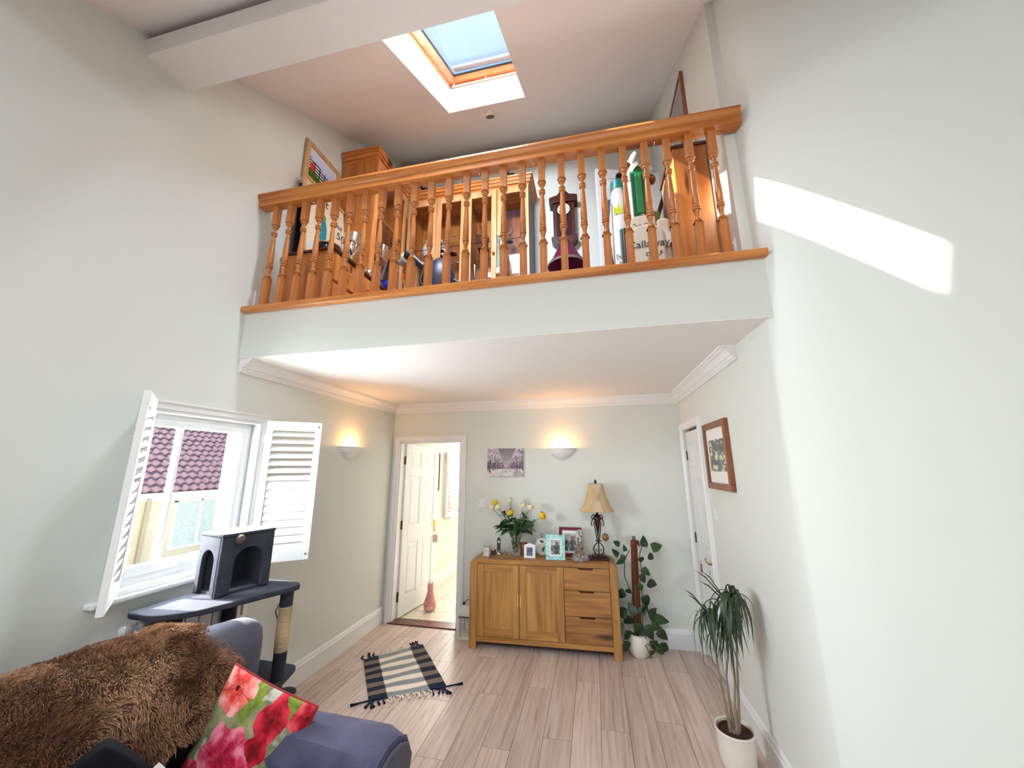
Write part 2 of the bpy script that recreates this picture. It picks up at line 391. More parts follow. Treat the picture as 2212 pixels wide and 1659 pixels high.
# floor (planks laid on a sub-floor)
fl = struct('floor', MB().box(XL-.3, 3.3, -6.2, 4.32, -.12, -.008), 'dark')
pw, pl_ = .182, 1.22
pm = MB().box(0, pw-.0025, 0, pl_-.0025, -.008, 0)
first = None; ci = 0
x = XL
while x < 3.0:
    off = (ci*.437) % 1 * pl_; y = -6.0-off
    while y < YB:
        a, b_ = max(y, -6.0), min(y+pl_, YB)
        if b_-a > .03:
            w = min(pw, 3.0-x)
            if first is None or b_-a < pl_-.01 or w < pw-.01:
                o = obj('plank', MB().box(0, w-.0025, 0, b_-a-.0025, -.008, 0), 'plank', fl, (x, a, 0))
                if first is None and b_-a >= pl_-.01 and w >= pw-.01: first = o
            else: dupmesh(first, (x, a, 0), parent=fl)
        y += pl_
    x += pw; ci += 1

# left wall with window opening
WY0, WY1, WZ0, WZ1 = 1.57, 2.30, 1.075, 2.02
mb = MB(); t = .3
mb.box(XL-t, XL, -6.2, WY0, 0, WZ1); mb.box(XL-t, XL, WY1, 4.2+.12, 0, WZ1)
mb.box(XL-t, XL, WY0, WY1, 0, WZ0)
mb.prism([(-6.2, WZ1), (4.32, WZ1), (4.32, zc(4.32)), (YFLAT, zc(YFLAT)), (-6.2, zc(YFLAT))], XL-t, XL, 'x')
struct('wall_left', mb, 'wall')

# back wall with doorway
DX0, DX1, DZ = -2.302, -1.523, 1.985
mb = MB()
mb.box(XL, DX0, YB, YB+.115, 0, ZC); mb.box(DX1, XR+.3, YB, YB+.115, 0, ZC); mb.box(DX0, DX1, YB, YB+.115, DZ, ZC)
struct('wall_back', mb, 'wall')

# right wall: straight under the loft, then sweeping outwards towards the camera
RD0, RD1, RDZ = 3.53, 4.13, 2.045
def smooth_pts(p, n=2):
    for _ in range(n):
        q = [p[0]]
        for a, b in zip(p[:-1], p[1:]): q += [(.75*a[0]+.25*b[0], .75*a[1]+.25*b[1]), (.25*a[0]+.75*b[0], .25*a[1]+.75*b[1])]
        p = q+[p[-1]]
    return p
bend = smooth_pts([(.926, 2.078), (.945, 2.04), (.985, 1.985), (1.06, 1.915), (1.165, 1.850), (1.30, 1.775), (1.46, 1.70), (1.75, 1.60), (2.3, 1.45), (3.1, 1.25)], 2)
curve = [(XR, 2.30), (.9245, 2.24), (.927, 2.18), (.930, 2.12)]+bend[2:]
mb = MB()
mb.box(XR, XR+.25, 2.30, RD0, 0, ZSL+.04); mb.box(XR, XR+.25, RD1, YB+.12, 0, ZSL+.04); mb.box(XR, XR+.25, RD0, RD1, RDZ, ZSL+.04)
mb.prism(curve+[(3.1, 2.3)], 0, ZSL+.04, 'z')
cs = [(XU, YU+.1), (XU, 2.086), (.871, 2.081), (.921, 2.079)]+bend; outer = [(3.1, YU+.1)]
mb.prism(cs+outer, ZSL+.04, 6.3, 'z')
mb.v = [(x_, y_, min(z_, zc(max(y_, YFLAT))+.03)) for x_, y_, z_ in mb.v]
struct('wall_right', mb, 'wall', smooth=True)

# intermediate floor slab: front face painted like the wall, soffit painted like the ceiling
mb = MB().box(XL, XR+.06, YS, YU+.1, ZC+.004, ZSL); struct('wall_gallery_front', mb, 'wall')
struct('ceiling_lower', MB().box(XL, XR+.03, YS+.0005, YB, ZC, ZC+.0045), 'ceil')
struct('floor_upper', MB().box(XL, XR, YS+.1, YU, ZSL, ZF), 'cream')
struct('wall_upper_back', MB().box(XL, XR+.2, YU, YU+.12, ZSL, zc(YU)+.1), 'wall')

# sloping ceiling with roof-window shaft
SX0, SX1, SY0, SY1, SD = -1.222, -.462, 1.447, 2.788, .30
def slope_box(mb, x0, x1, y0, y1, o0, o1, mi=0):
    vs = [(x, y, zc(y)+o) for o in (o0, o1) for (x, y) in ((x0, y0), (x1, y0), (x1, y1), (x0, y1))]
    mb.add(vs, [(0, 3, 2, 1), (4, 5, 6, 7), (0, 1, 5, 4), (1, 2, 6, 5), (2, 3, 7, 6), (3, 0, 4, 7)], mi)
mb = MB(); XC1 = 3.1
slope_box(mb, XL, SX0, YFLAT, YU+.12, 0, SD); slope_box(mb, SX1, XC1, YFLAT, YU+.12, 0, SD)
slope_box(mb, SX0, SX1, YFLAT, SY0, 0, SD); slope_box(mb, SX0, SX1, SY1, YU+.12, 0, SD)
mb.box(XL, XC1, -6.2, YFLAT, zc(YFLAT), zc(YFLAT)+.3)
struct('ceiling', mb, 'ceil')
# purlin casing across the slope
poly = [(1.165, zc(1.1)), (1.185, 4.015), (1.40, 4.005), (1.405, zc(1.41)), (1.3, zc(1.3)+.02)]
struct('trim_beam', MB().prism(poly, XL, 3.1, 'x'), 'ceil')
# rest of the room behind the camera
mb = MB(); mb.box(3.0, 3.3, -6.2, 1.4, 0, 3.7); struct('wall_far_right', mb, 'wall')
mb = MB(); mb.box(XL, -2.0, -6.2, -6, 0, 3.7); mb.box(2.4, 3.0, -6.2, -6, 0, 3.7); mb.box(-2.0, 2.4, -6.2, -6, 2.45, 3.7)
struct('wall_front', mb, 'wall')

# roof window
rw = strooot('window_roof', (0, 0, 0))
def sfr(x0, x1, y0, y1, w, o0, o1):
    mb = MB(); slope_box(mb, x0, x0+w, y0, y1, o0, o1); slope_box(mb, x1-w, x1, y0, y1, o0, o1)
    slope_box(mb, x0+w, x1-w, y0, y0+w, o0, o1); slope_box(mb, x0+w, x1-w, y1-w, y1, o0, o1); return mb
pinewin = wood('pine_roof_window', srgb(222, 160, 112), srgb(190, 118, 70), (6, 20, 20), rough=.35)
M['pinewin'] = pinewin
obj('frame', sfr(SX0-.045, SX1+.045, SY0-.04, SY1+.04, .055, SD, SD+.06), 'pinewin', rw)
obj('sash', sfr(SX0+.012, SX1-.012, SY0+.015, SY1-.012, .05, SD+.03, SD+.10), 'pinewin', rw)
obj('seal', sfr(SX0+.055, SX1-.055, SY0+.06, SY1-.06, .012, SD+.095, SD+.115), 'black', rw)
mb = MB(); slope_box(mb, SX0+.05, SX1-.05, SY0+.05, SY1-.05, SD+.112, SD+.118); obj('pane', mb, 'glass', rw)
mb = MB(); slope_box(mb, SX0+.08, SX1-.08, SY1-.16, SY1-.085, SD+.125, SD+.15); obj('flashing', mb, plain('weathered_lead', (.30, .34, .36, 1), .6, var=.4, nscale=60), rw)
mb = MB(); yb = SY1-.03; zb = zc(yb)+SD-.005
mb.tube([(SX0+.03, yb, zb), (SX1-.03, yb, zb)], .006, 8)
for xx in (SX0+.05, (SX0+SX1)/2, SX1-.05): mb.tube([(xx, yb, zb), (xx, yb-.005, zb+.045)], .007, 6)
obj('handle_bar', mb, 'white', rw)

# smoke detector
d = thing('smoke_detector', 'round cream smoke alarm on sloping ceiling below the roof window', 'smoke alarm', (-.857, 2.968, zc(2.968)), rot=(math.atan(K), 0, 0))
obj('housing', MB().lathe([(.045, -.03), (.062, -.026), (.066, -.012), (.066, 0)], seg=28), plain('cream_plastic', (.72, .66, .50, 1), .4), d, smooth=True)
obj('grille', MB().lathe([(.030, -.040), (.040, -.036), (.042, -.028)], seg=24), 'bronze', d, smooth=True)

# ------------------------------------------------------------------ skirting, cornice
SK = [(0, 0), (.016, 0), (.016, .125), (.021, .128), (.021, .135), (.014, .14), (.012, .155), (.008, .165), (0, .17)]
def skirting(name, kind, a, b, at, z=0, h=1.0, parent=None):
    """kind: 'left' wall (runs in y, faces +x), 'right', 'back' (runs in x, faces -y)"""
    if kind == 'left': p = [(at+u, z+v*h) for u, v in SK]; ax = 'y'
    if kind == 'right': p = [(at-u, z+v*h) for u, v in SK]; ax = 'y'
    if kind == 'back': p = [(at-u, z+v*h) for u, v in SK]; ax = 'x'
    return struct(name, MB().prism(p, a, b, ax), 'white', parent)
skirting('baseboard_left', 'left', -6, YB, XL)
skirting('baseboard_back', 'back', -1.45, XR, YB)
skirting('baseboard_right', 'right', 2.28, RD0-.07, XR)
cv = [(p[0]-.0, p[1]) for p in curve[1:]]
mb = MB()
for (ax_, ay_), (bx_, by_) in zip(cv[:-1], cv[1:]):
    d_ = Vector((bx_-ax_, by_-ay_)); n_ = Vector((d_.y, -d_.x)).normalized()
    if n_.dot(Vector((-1, -1))) < 0: n_ = -n_
    pr = SK; vs = []
    for (px_, py_) in ((ax_, ay_), (bx_, by_)):
        for u_, v_ in pr: vs.append((px_+n_.x*u_, py_+n_.y*u_, v_))
    k = len(pr); mb.add(vs, [(i, (i+1) % k, k+(i+1) % k, k+i) for i in range(k)])
struct('baseboard_curve', mb, 'white')
skirting('baseboard_upper_left', 'left', 2.075, YU, XL, ZF)
skirting('baseboard_upper_right', 'right', 2.13, YU, XU, ZF)
skirting('baseboard_upper_back', 'back', XL, XU, YU, ZF)

CN = [(0, 0), (.02, 0), (.02, .012), (.03, .016), (.03, .034), (.042, .038), (.052, .052), (.068, .066), (.088, .074), (.088, .082), (.10, .082), (.10, .098), (0, .098)]
def cornice(name, kind, a, b, at, mit_a=False, mit_b=False):
    n = len(CN); vs = []
    for w, mt_, sg in ((a, mit_a, 1), (b, mit_b, -1)):
        for u, v in CN:
            z = ZC-.098+v; s_ = w+sg*u*(1 if mt_ else 0)
            vs.append({'left': (at+u, s_, z), 'right': (at-u, s_, z), 'back': (s_, at-u, z)}[kind])
    fs = [tuple(range(n)), tuple(range(n, 2*n))[::-1]]+[(i, (i+1) % n, n+(i+1) % n, n+i) for i in range(n)]
    o = struct(name, MB().add(vs, fs), 'plaster')
    mb = MB(); k = int((b-a)/.026); r = .0085       # egg-and-dart enrichment
    for i in range(4, k-3):
        s_ = a+(i+.5)*(b-a)/k
        c = {'left': (at+.030, s_, ZC-.098+.025), 'right': (at-.030, s_, ZC-.098+.025), 'back': (s_, at-.030, ZC-.098+.025)}[kind]
        mb.ball(c, r, 6, 4, sc=(.7, 1, 1) if kind != 'back' else (1, .7, 1))
    e = obj('egg_moulding', mb, 'plaster', o); e['kind'] = 'stuff'
cornice('trim_cornice_left', 'left', YS+.012, YB, XL, False, True)
cornice('trim_cornice_back', 'back', XL, XR, YB, True, True)
cornice('trim_cornice_right', 'right', 2.48, YB, XR, False, True)

# architraves + doors
def architrave(parent, kind, a0, a1, ztop, at, w=.07, z0=0):
    prof = [(0, .012), (.006, .02), (.02, .02), (.024, .026), (.05, .03), (.058, .024), (w, .022)]   # (distance from opening, proud)
    for side in ('l', 'r', 't'):
        vs = []; n = len(prof)
        for end in (0, 1):
            for d_, pr_ in prof+[(w, 0), (0, 0)]:
                if side == 'l': s_, z = a0-d_, (z0 if end == 0 else ztop+d_)
                elif side == 'r': s_, z = a1+d_, (z0 if end == 0 else ztop+d_)
                else: s_, z = (a0-d_ if end == 0 else a1+d_), ztop+d_
                vs.append((s_, at-pr_, z) if kind == 'back' else (at-pr_, s_, z))
        k = n+2
        obj('architrave', MB().add(vs, [tuple(range(k)), tuple(range(k, 2*k))[::-1]]+[(i, (i+1) % k, k+(i+1) % k, k+i) for i in range(k)]), 'white', parent)
def panel_leaf(parent, w, h, t=.04, both=True):
    """six-panel door leaf in local x 0..w, y 0..t, z 0..h"""
    root = MB().box(0, w, .008, t-.008, 0, h)
    lf = obj('door_leaf', root, 'white', parent, bevel=0)
    st, mul = .105*w/.76, .10*w/.76
    zs = [(.0, .20), (.20, .78), (.78, .98), (.98, 1.56), (1.56, 1.67), (1.67, h-.11), (h-.11, h)]
    pw_ = (w-2*st-mul)/2; fr = MB()
    for y0, y1 in ((0, .0085), (t-.0085, t)):
        fr.box(0, st, y0, y1, 0, h); fr.box(w-st, w, y0, y1, 0, h)
        for i in (0, 2, 4, 6): fr.box(st, w-st, y0, y1, zs[i][0], zs[i][1])
        for i in (1, 3, 5): fr.box(st+pw_, st+pw_+mul, y0, y1, *zs[i])
    obj('door_frame_rails', fr, 'white', parent, bevel=.003)
    for i in (1, 3, 5):
        for k in (0, 1):
            x0 = st+k*(pw_+mul); z0, z1 = zs[i]; g = .016; mb = MB()
            for (yy, s_) in ((.008, -1), (t-.008, 1)):
                a = [(x0+g, yy, z0+g), (x0+pw_-g, yy, z0+g), (x0+pw_-g, yy, z1-g), (x0+g, yy, z1-g)]
                b = [(x0+g+.022, yy+s_*.007, z0+g+.022), (x0+pw_-g-.022, yy+s_*.007, z0+g+.022), (x0+pw_-g-.022, yy+s_*.007, z1-g-.022), (x0+g+.022, yy+s_*.007, z1-g-.022)]
                mb.add(a+b, [(4, 5, 6, 7)]+[(j, (j+1) % 4, 4+(j+1) % 4, 4+j) for j in range(4)])
            obj('door_panel', mb, 'white', parent)
    return lf
# door 1: open, hinged on the left, swung into the hall
dr = strooot('door_1', (0, 0, 0))
architrave(dr, 'back', DX0, DX1, DZ, YB)
mb = MB(); mb.box(DX0, DX0+.012, YB, YB+.115, 0, DZ); mb.box(DX1-.012, DX1, YB, YB+.115, 0, DZ); mb.box(DX0, DX1, YB, YB+.115, DZ-.012, DZ)
obj('door_lining', mb, 'white', dr)
d1 = strooot('door_leaf_open', (DX0+.035, YB+.10, .012)); d1.name = 'door_2'
d1.rotation_euler = (0, 0, math.radians(81))
panel_leaf(d1, .74, 1.955)
for z in (.22, 1.0, 1.76):
    obj('hinge', MB().box(-.012, .001, .003, .037, z-.05, z+.05), 'bronze', d1)
def lever(parent, x, y, z, sgn=-1, dirx=-1):
    mb = MB().box(x-.019, x+.019, y, y+sgn*.008, z-.10, z+.05)
    mb.tube([(x, y, z), (x, y+sgn*.045, z)], .009, 10); mb.tube([(x, y+sgn*.045, z), (x+dirx*.06, y+sgn*.05, z+.004), (x+dirx*.10, y+sgn*.045, z+.010), (x+dirx*.118, y+sgn*.04, z+.016)], [.008, .009, .008, .010], 8)
    return obj('door_handle', mb, 'brass', parent, smooth=True)
lever(d1, .685, 0, .93)
# door 3: closed, on the right wall
d3 = strooot('door_3', (0, 0, 0))
architrave(d3, 'right', RD0, RD1, RDZ, XR)
d3l = strooot('door_3_leaf', (XR+.018, RD1-.008, .012)); d3l.name = 'door_3_leaf'; d3l.parent = d3
d3l.rotation_euler = (0, 0, -PI/2); del d3l['kind']
panel_leaf(d3l, RD1-RD0-.016, 2.012)
for z in (.24, 1.0, 1.78): obj('hinge', MB().box(-.012, .006, -.010, .006, z-.045, z+.045), 'bronze', d3l)
lever(d3l, .535, 0, .88, -1, -1)
mb = MB(); mb.box(XR+.06, XR+.2, RD0, RD1, 0, RDZ); obj('gap_shade_block', mb, 'dark', d3)  # near-black block behind the leaf stands in for shade in its gaps
mb = MB().tube([(0, 0, 0), (0, 0, -.03)], .002, 5); mb.lathe([(.004, -.03), (.008, -.04), (.006, -.05), (.010, -.10)], seg=10)
tag(obj('tassel', mb, plain('amber_tassel', (.35, .13, .04, 1), .7), None, (XR-.052, 3.735+.02, .885), smooth=True), 'small amber tassel hanging from the brass door lever', 'tassel')
struct('trim_threshold', MB().box(DX0-.02, DX1, YB-.035, YB+.125, -.004, .012), 'thresh', bevel=.004)

# ------------------------------------------------------------------ hall beyond the door
HX = -2.31
fl2 = struct('floor_hall', MB().box(HX-.2, 0, YB+.12, 9, -.12, -.006), 'grout')
tm = None
for i in range(5):
    for j in range(8):
        x0 = HX+.02+i*.452-.2; y0 = YB+.125+j*.452-.16
        a, b_ = max(x0, HX), x0+.447; c, e = max(y0, YB+.125), y0+.447
        if tm is None or a > x0 or c > y0:
            o = obj('tile', MB().box(a-x0, .447, c-y0, .447, -.006, 0), 'tile', fl2, (x0, y0, 0))
            if a == x0 and c == y0: tm = o
        else: dupmesh(tm, (x0, y0, 0), parent=fl2)
hw = plain('hall_wall_cream', (.74, .72, .65, 1), .8, var=.02); M['hallw'] = hw
HWY0, HWY1, HWZ0, HWZ1 = 6.16, 7.1, .92, 1.95
mb = MB(); mb.box(HX-.25, HX, YB+.115, HWY0, 0, 2.4); mb.box(HX-.25, HX, HWY1, 9, 0, 2.4); mb.box(HX-.25, HX, HWY0, HWY1, 0, HWZ0); mb.box(HX-.25, HX, HWY0, HWY1, HWZ1, 2.4)
struct('wall_hall_left', mb, 'hallw')
struct('wall_hall_far', MB().box(HX-.25, .25, 8.5, 8.7, 0, 2.4), 'hallw'); struct('wall_hall_right', MB().box(0, .25, YB+.115, 8.5, 0, 2.4), 'hallw')
struct('ceiling_hall', MB().box(HX-.25, .25, YB+.115, 8.7, 2.4, 2.5), 'ceil')
skirting('baseboard_hall', 'left', YB+.2, 8.5, HX)
w2 = strooot('window_2', (0, 0, 0))
mb = MB(); mb.box(HX-.16, HX-.11, HWY0, HWY0+.05, HWZ0, HWZ1); mb.box(HX-.16, HX-.11, HWY1-.05, HWY1, HWZ0, HWZ1); mb.box(HX-.16, HX-.11, HWY0, HWY1, HWZ0, HWZ0+.05); mb.box(HX-.16, HX-.11, HWY0, HWY1, HWZ1-.05, HWZ1); mb.box(HX-.16, HX-.11, 6.6, 6.64, HWZ0, HWZ1)
obj('window_frame', mb, 'upvc', w2)
obj('window_sill', MB().box(HX-.16, HX+.09, HWY0-.42, HWY1+.08, HWZ0-.025, HWZ0), 'white', w2, bevel=.005)
obj('pane', MB().box(HX-.14, HX-.135, HWY0, HWY1, HWZ0, HWZ1), 'glass', w2)

def shutter(label, loc, rotz, w, h, nlo, group='plantation shutter panels', tilt=None, knobs=True):
    """panel in local x 0..w, y 0..t, z 0..h (x=0 is the hinge side)"""
    s_ = thing('window_shutter', label, 'shutter', loc, rotz, group)
    t = .027; st = .045; top = .07; bot = .075; mid = .0
    obj('stile', MB().box(0, st, 0, t, 0, h), 'shutterw', s_, bevel=.002)
    obj('stile', MB().box(w-st, w, 0, t, 0, h), 'shutterw', s_, bevel=.002)
    obj('rail', MB().box(st, w-st, 0, t, h-top, h), 'shutterw', s_, bevel=.002)
    obj('rail', MB().box(st, w-st, 0, t, 0, bot), 'shutterw', s_, bevel=.002)
    zz = [bot+(i+.5)*(h-top-bot)/nlo for i in range(nlo)]; lw = (h-top-bot)/nlo*1.13
    prof = [(-.5, 0), (-.3, .10), (0, .13), (.3, .10), (.5, 0), (.3, -.10), (0, -.13), (-.3, -.10)]
    lm = MB().prism([(u*lw, v*.04) for u, v in prof], st+.002, w-st-.002, 'x')
    f = None
    for i, z in enumerate(zz):
        a = math.radians(74 if i < nlo*.52 else 38)
        if tilt is not None: a = tilt
        if f is None: f = obj('louver', lm, 'shutterw', s_, (0, t/2, z), rot=(a, 0, 0), smooth=True)
        else: dupmesh(f, (0, t/2, z), (a, 0, 0), s_)
    if knobs:
        for z in (.04, h-.035): obj('magnet_catch', MB().tube([(w-.022, -.002, z), (w-.022, .003, z)], .006, 10), 'black', s_)
    for z in (.14, h-.14): obj('hinge', MB().box(-.008, .01, -.003, .008, z-.03, z+.03), 'white', s_)
    return s_
shutter('open shutter on the hall wall seen through the doorway', (HX+.03, 6.14, .93), math.radians(-88), .55, 1.0, 15, tilt=.75)

# hall picture
def framed(name, label, cat, w, h, loc, rot, fm, fw_, func, nx=60, ny=60, mount=0, depth=.022, mat='photo', group=None, mountmat='paper', iw=None, ih=None, glass=False, idz=0):
    """framed picture centred on loc, facing local -y"""
    t = thing(name, label, cat, loc, rot=rot, group=group)
    for (x0, x1, z0, z1) in ((-w/2, w/2, h/2-fw_, h/2), (-w/2, w/2, -h/2, -h/2+fw_), (-w/2, -w/2+fw_, -h/2+fw_, h/2-fw_), (w/2-fw_, w/2, -h/2+fw_, h/2-fw_)):
        obj('frame_rail', MB().box(x0, x1, -depth, 0, z0, z1), fm, t, bevel=min(.004, fw_*.2))
    obj('mount', MB().box(-w/2+fw_*.9, w/2-fw_*.9, -depth*.45, -depth*.2, -h/2+fw_*.9, h/2-fw_*.9), mountmat, t)
    iw = iw or w-2*fw_-2*mount; ih = ih or h-2*fw_-2*mount
    art('print', iw, ih, nx, ny, func, mat, t, (0, -depth*.45-.001, idz))
    if glass: obj('glazing', MB().box(-w/2+fw_, w/2-fw_, -depth*.62, -depth*.58, -h/2+fw_, h/2-fw_), 'glass', t)
    return t
def green_print(U, V):
    n = vnoise(U, V, 5, 12, 3); return .55+.4*n, .72+.25*n, .35+.45*n
framed('framed_picture', 'green botanical picture in a brown frame on the hall wall', 'picture', .23, .55, (HX+.002, 5.29, 1.62), (0, 0, PI/2), 'bronze', .018, green_print, mount=.035)

# ------------------------------------------------------------------ window 1 (left wall)
w1 = strooot('window_1', (0, 0, 0))
xa, xb = XL-.115, XL-.06
mb = MB(); mb.box(xa, xb, WY0, WY0+.045, WZ0, WZ1); mb.box(xa, xb, WY1-.05, WY1, WZ0, WZ1); mb.box(xa, xb, WY0+.045, WY1-.05, WZ1-.05, WZ1); mb.box(xa, xb, WY0+.045, WY1-.05, WZ0, WZ0+.045)
obj('window_frame', mb, 'upvc', w1, bevel=.004)
mb = MB(); xs0, xs1 = xa+.005, xb+.012; y0, y1, z0, z1 = WY0+.045, WY1-.05, WZ0+.045, WZ1-.05; q = .05
mb.box(xs0, xs1, y0, y0+.03, z0, z1); mb.box(xs0, xs1, y1-q, y1, z0, z1); mb.box(xs0, xs1, y0+.03, y1-q, z1-q*.8, z1); mb.box(xs0, xs1, y0+.03, y1-q, z0, z0+q)
obj('sash', mb, 'upvc', w1, bevel=.004)
obj('glazing_bar', MB().box(xs0+.01, xs1-.01, 1.795, 1.815, z0+q, z1-q*.8), 'upvc', w1, bevel=.003)
obj('pane', MB().box(xa+.03, xa+.034, y0+.02, 1.805, z0+.03, z1-.03), 'glass', w1)
obj('pane', MB().box(xa+.03, xa+.034, 1.805, y1-q+.01, z0+.03, z1-.03), 'glass', w1)
# shutter frame casing proud of the wall
cas = [(0, 0), (.02, 0), (.02, .012), (.012, .02), (.012, .034), (.006, .044), (0, .05)]
mb = MB(); g = .05
mb.box(XL, XL+.018, WY0-g, WY0, WZ0-.02, WZ1+g); mb.box(XL, XL+.018, WY1, WY1+g, WZ0-.02, WZ1+g); mb.box(XL, XL+.018, WY0, WY1, WZ1, WZ1+g)
mb.box(XL+.018, XL+.026, WY0-g, WY1+g, WZ1+g-.014, WZ1+g); mb.box(XL+.018, XL+.026, WY1+g-.012, WY1+g, WZ0-.02, WZ1+g-.014); mb.box(XL+.018, XL+.026, WY0-g, WY0-g+.012, WZ0-.02, WZ1+g-.014)
mb.box(XL-.055, XL+.012, WY0, WY0+.02, WZ0+.006, WZ1-.02); mb.box(XL-.055, XL+.012, WY1-.02, WY1, WZ0+.006, WZ1-.02); mb.box(XL-.055, XL+.012, WY0, WY1, WZ1-.02, WZ1)
obj('casing', mb, 'shutterw', w1, bevel=.003)
obj('window_sill', MB().box(XL-.06, XL+.055, WY0-.10, WY1+.10, WZ0-.045, WZ0-.018), 'white', w1, bevel=.008)
obj('sill_board', MB().box(XL-.13, XL+.02, WY0, WY1, WZ0-.018, WZ0+.006), 'shutterw', w1, bevel=.003)
mb = MB().box(xs1, xs1+.012, 1.90, 1.96, z0+.015, z0+.04); mb.tube([(xs1+.02, 1.93, z0+.03), (xs1+.03, 1.87, z0+.035), (xs1+.028, 1.82, z0+.03)], .008, 8)
obj('window_catch', mb, 'white', w1, smooth=True)
shutter('left window shutter, swung open and seen almost edge-on', (XL+.03, WY0-.02, 1.072), math.radians(-38.5), .365, .985, 16)
s2 = shutter('right window shutter, swung open with its louvres facing the room', (XL+.03, WY1+.015, 1.03), math.radians(41), .37, 1.005, 16)
# the right panel is seen from behind: thickness goes the other way
# ------------------------------------------------------------------ neighbour's house outside
nb = thing('neighbour_house', 'cream rendered house with red clay pantile roof outside the window', 'house', (-11.0, 8.7, -.30))
obj('wall', MB().box(-.3, 0, -3.5, 6.5, -1.0, 1.32), 'render', nb)
obj('gutter', MB().tube([(.08, -3.5, 1.34), (.08, 6.5, 1.34)], .045, 10), 'upvc', nb)
obj('fascia', MB().box(0, .03, -3.5, 6.5, 1.18, 1.36), 'upvc', nb)
obj('roof', MB().add([(.12, -3.5, 1.38), (.12, 6.5, 1.38), (-4.1, 6.5, 4.6), (-4.1, -3.5, 4.6), (-.3, -3.5, 1.3), (-.3, 6.5, 1.3)], [(0, 1, 2, 3), (4, 5, 1, 0)]), 'rooft', nb)
sl = math.atan2(3.22, 4.22)
tm_ = MB(); tw, tl = .235, .27
pts = [(tw*i/6, .028*math.sin(2*PI*i/6-.5)) for i in range(7)]
vs = []
for a_, dz in ((0, .02), (tl*1.15, 0)):
    for yy, hh in pts: vs.append((-a_*math.cos(sl), yy, a_*math.sin(sl)+hh+dz+.03))
for yy, hh in pts: vs.append((0, yy, hh+.025))
tm_.add(vs, [(i, i+1, 8+i, 7+i) for i in range(6)]+[(14+i, 15+i, i+1, i) for i in range(6)])
ft = None
for r in range(15):
    for c in range(20):
        lx, ly, lz = .12-r*tl*math.cos(sl), -2.0+c*tw, 1.38+r*tl*math.sin(sl)
        if ft is None: ft = obj('roof_tile', tm_, 'rooft', nb, (lx, ly, lz), smooth=True)
        else: dupmesh(ft, (lx, ly, lz+random.uniform(-.004, .004)), (0, 0, random.uniform(-.02, .02)), nb)
mb = MB(); mb.box(0, .05, -.5, .9, -.10, -.04); mb.box(0, .05, -.5, -.44, -.04, 1.14); mb.box(0, .05, .84, .9, -.04, 1.14); mb.box(0, .05, .17, .22, -.04, 1.14); mb.box(0, .05, -.5, .9, 1.10, 1.16)
obj('window_frame', mb, 'upvc', nb)
obj('window_pane', MB().box(.005, .012, -.46, .86, -.06, 1.12), plain('pale_obscured_glass', (.48, .55, .53, 1), .25, var=.3, nscale=25, bmp=.6, bscale=40), nb)
obj('downpipe', MB().tube([(.05, -1.15, 1.25), (.05, -1.15, -1.0)], .045, 8), plain('beige_pipe', (.42, .34, .24, 1), .5), nb)
struct('ground', MB().box(-30, XL-.32, -25, 30, -1.3, -1.2), 'ground')

# ------------------------------------------------------------------ gallery balustrade
bal = thing('balustrade', 'turned pine balustrade along the edge of the gallery', 'balustrade', (0, YS, 0))
RT = 3.745
prof = [(-.042, RT-.112), (.032, RT-.112), (.032, RT-.062), (.040, RT-.056), (.052, RT-.045), (.052, RT-.014), (.042, RT-.003), (-.030, RT), (-.048, RT-.004), (-.056, RT-.014), (-.056, RT-.034), (-.048, RT-.046), (-.044, RT-.052), (-.044, RT-.062), (-.036, RT-.066), (-.036, RT-.082), (-.042, RT-.088)]
obj('handrail', MB().prism(prof, XL, .938, 'x'), 'pinex', bal, smooth=True)
obj('base_rail', MB().prism([(-.045, ZSL+.004), (-.045, ZSL+.034), (-.036, ZSL+.042), (.10, ZSL+.042), (.10, ZSL), (-.036, ZSL)], XL, .955, 'x'), 'pinex', bal)
zb0, zb1 = ZSL+.042, RT-.112; hh = zb1-zb0
def rel(t): return zb0+hh*t
bm_ = MB(); q = .0205
bm_.box(-q, q, -q, q, rel(0), rel(.275)); bm_.box(-q, q, -q, q, rel(.805), rel(1))
bp = [(.0245, .270), (.0150, .282), (.012, .286), (.0175, .290), (.0175, .298), (.012, .302), (.0100, .315), (.0110, .335), (.0160, .368), (.0105, .374), (.0185, .378), (.0185, .388), (.0105, .393), (.0185, .398), (.0185, .408), (.0105, .414), (.0165, .424), (.0165, .50), (.0130, .62), (.0102, .695), (.0100, .702), (.0175, .707), (.0175, .717), (.0100, .722), (.0175, .727), (.0175, .737), (.0095, .744), (.0085, .760), (.0115, .772), (.0100, .778), (.0190, .786), (.0190, .796), (.0120, .800), (.0245, .810)]
bm_.lathe([(r*1.17, rel(t_)) for r, t_ in bp], seg=14, cap=False)
f = None
bx = [-2.267+i*(.781+2.267)/24 for i in range(25)]
for x in bx:
    if f is None: f = obj('baluster', bm_, 'pinez', bal, (x, .006, 0), smooth=True)
    else: dupmesh(f, (x, .006, 0), parent=bal)
hk = MB(); hk.tube([(0, 0, 0), (0, 0, -.014)], .0035, 6); hk.ring((0, 0, -.022), .009, .003, axis='x', a0=.5*PI, a1=2.2*PI, seg=10, sub=5)
f = None
for x in (-1.932, -1.150, -.650, -.283, .460):
    if f is None: f = obj('hook', hk, 'chrome', bal, (x, -.012, RT-.112), smooth=True)
    else: dupmesh(f, (x, -.012, RT-.112), parent=bal)

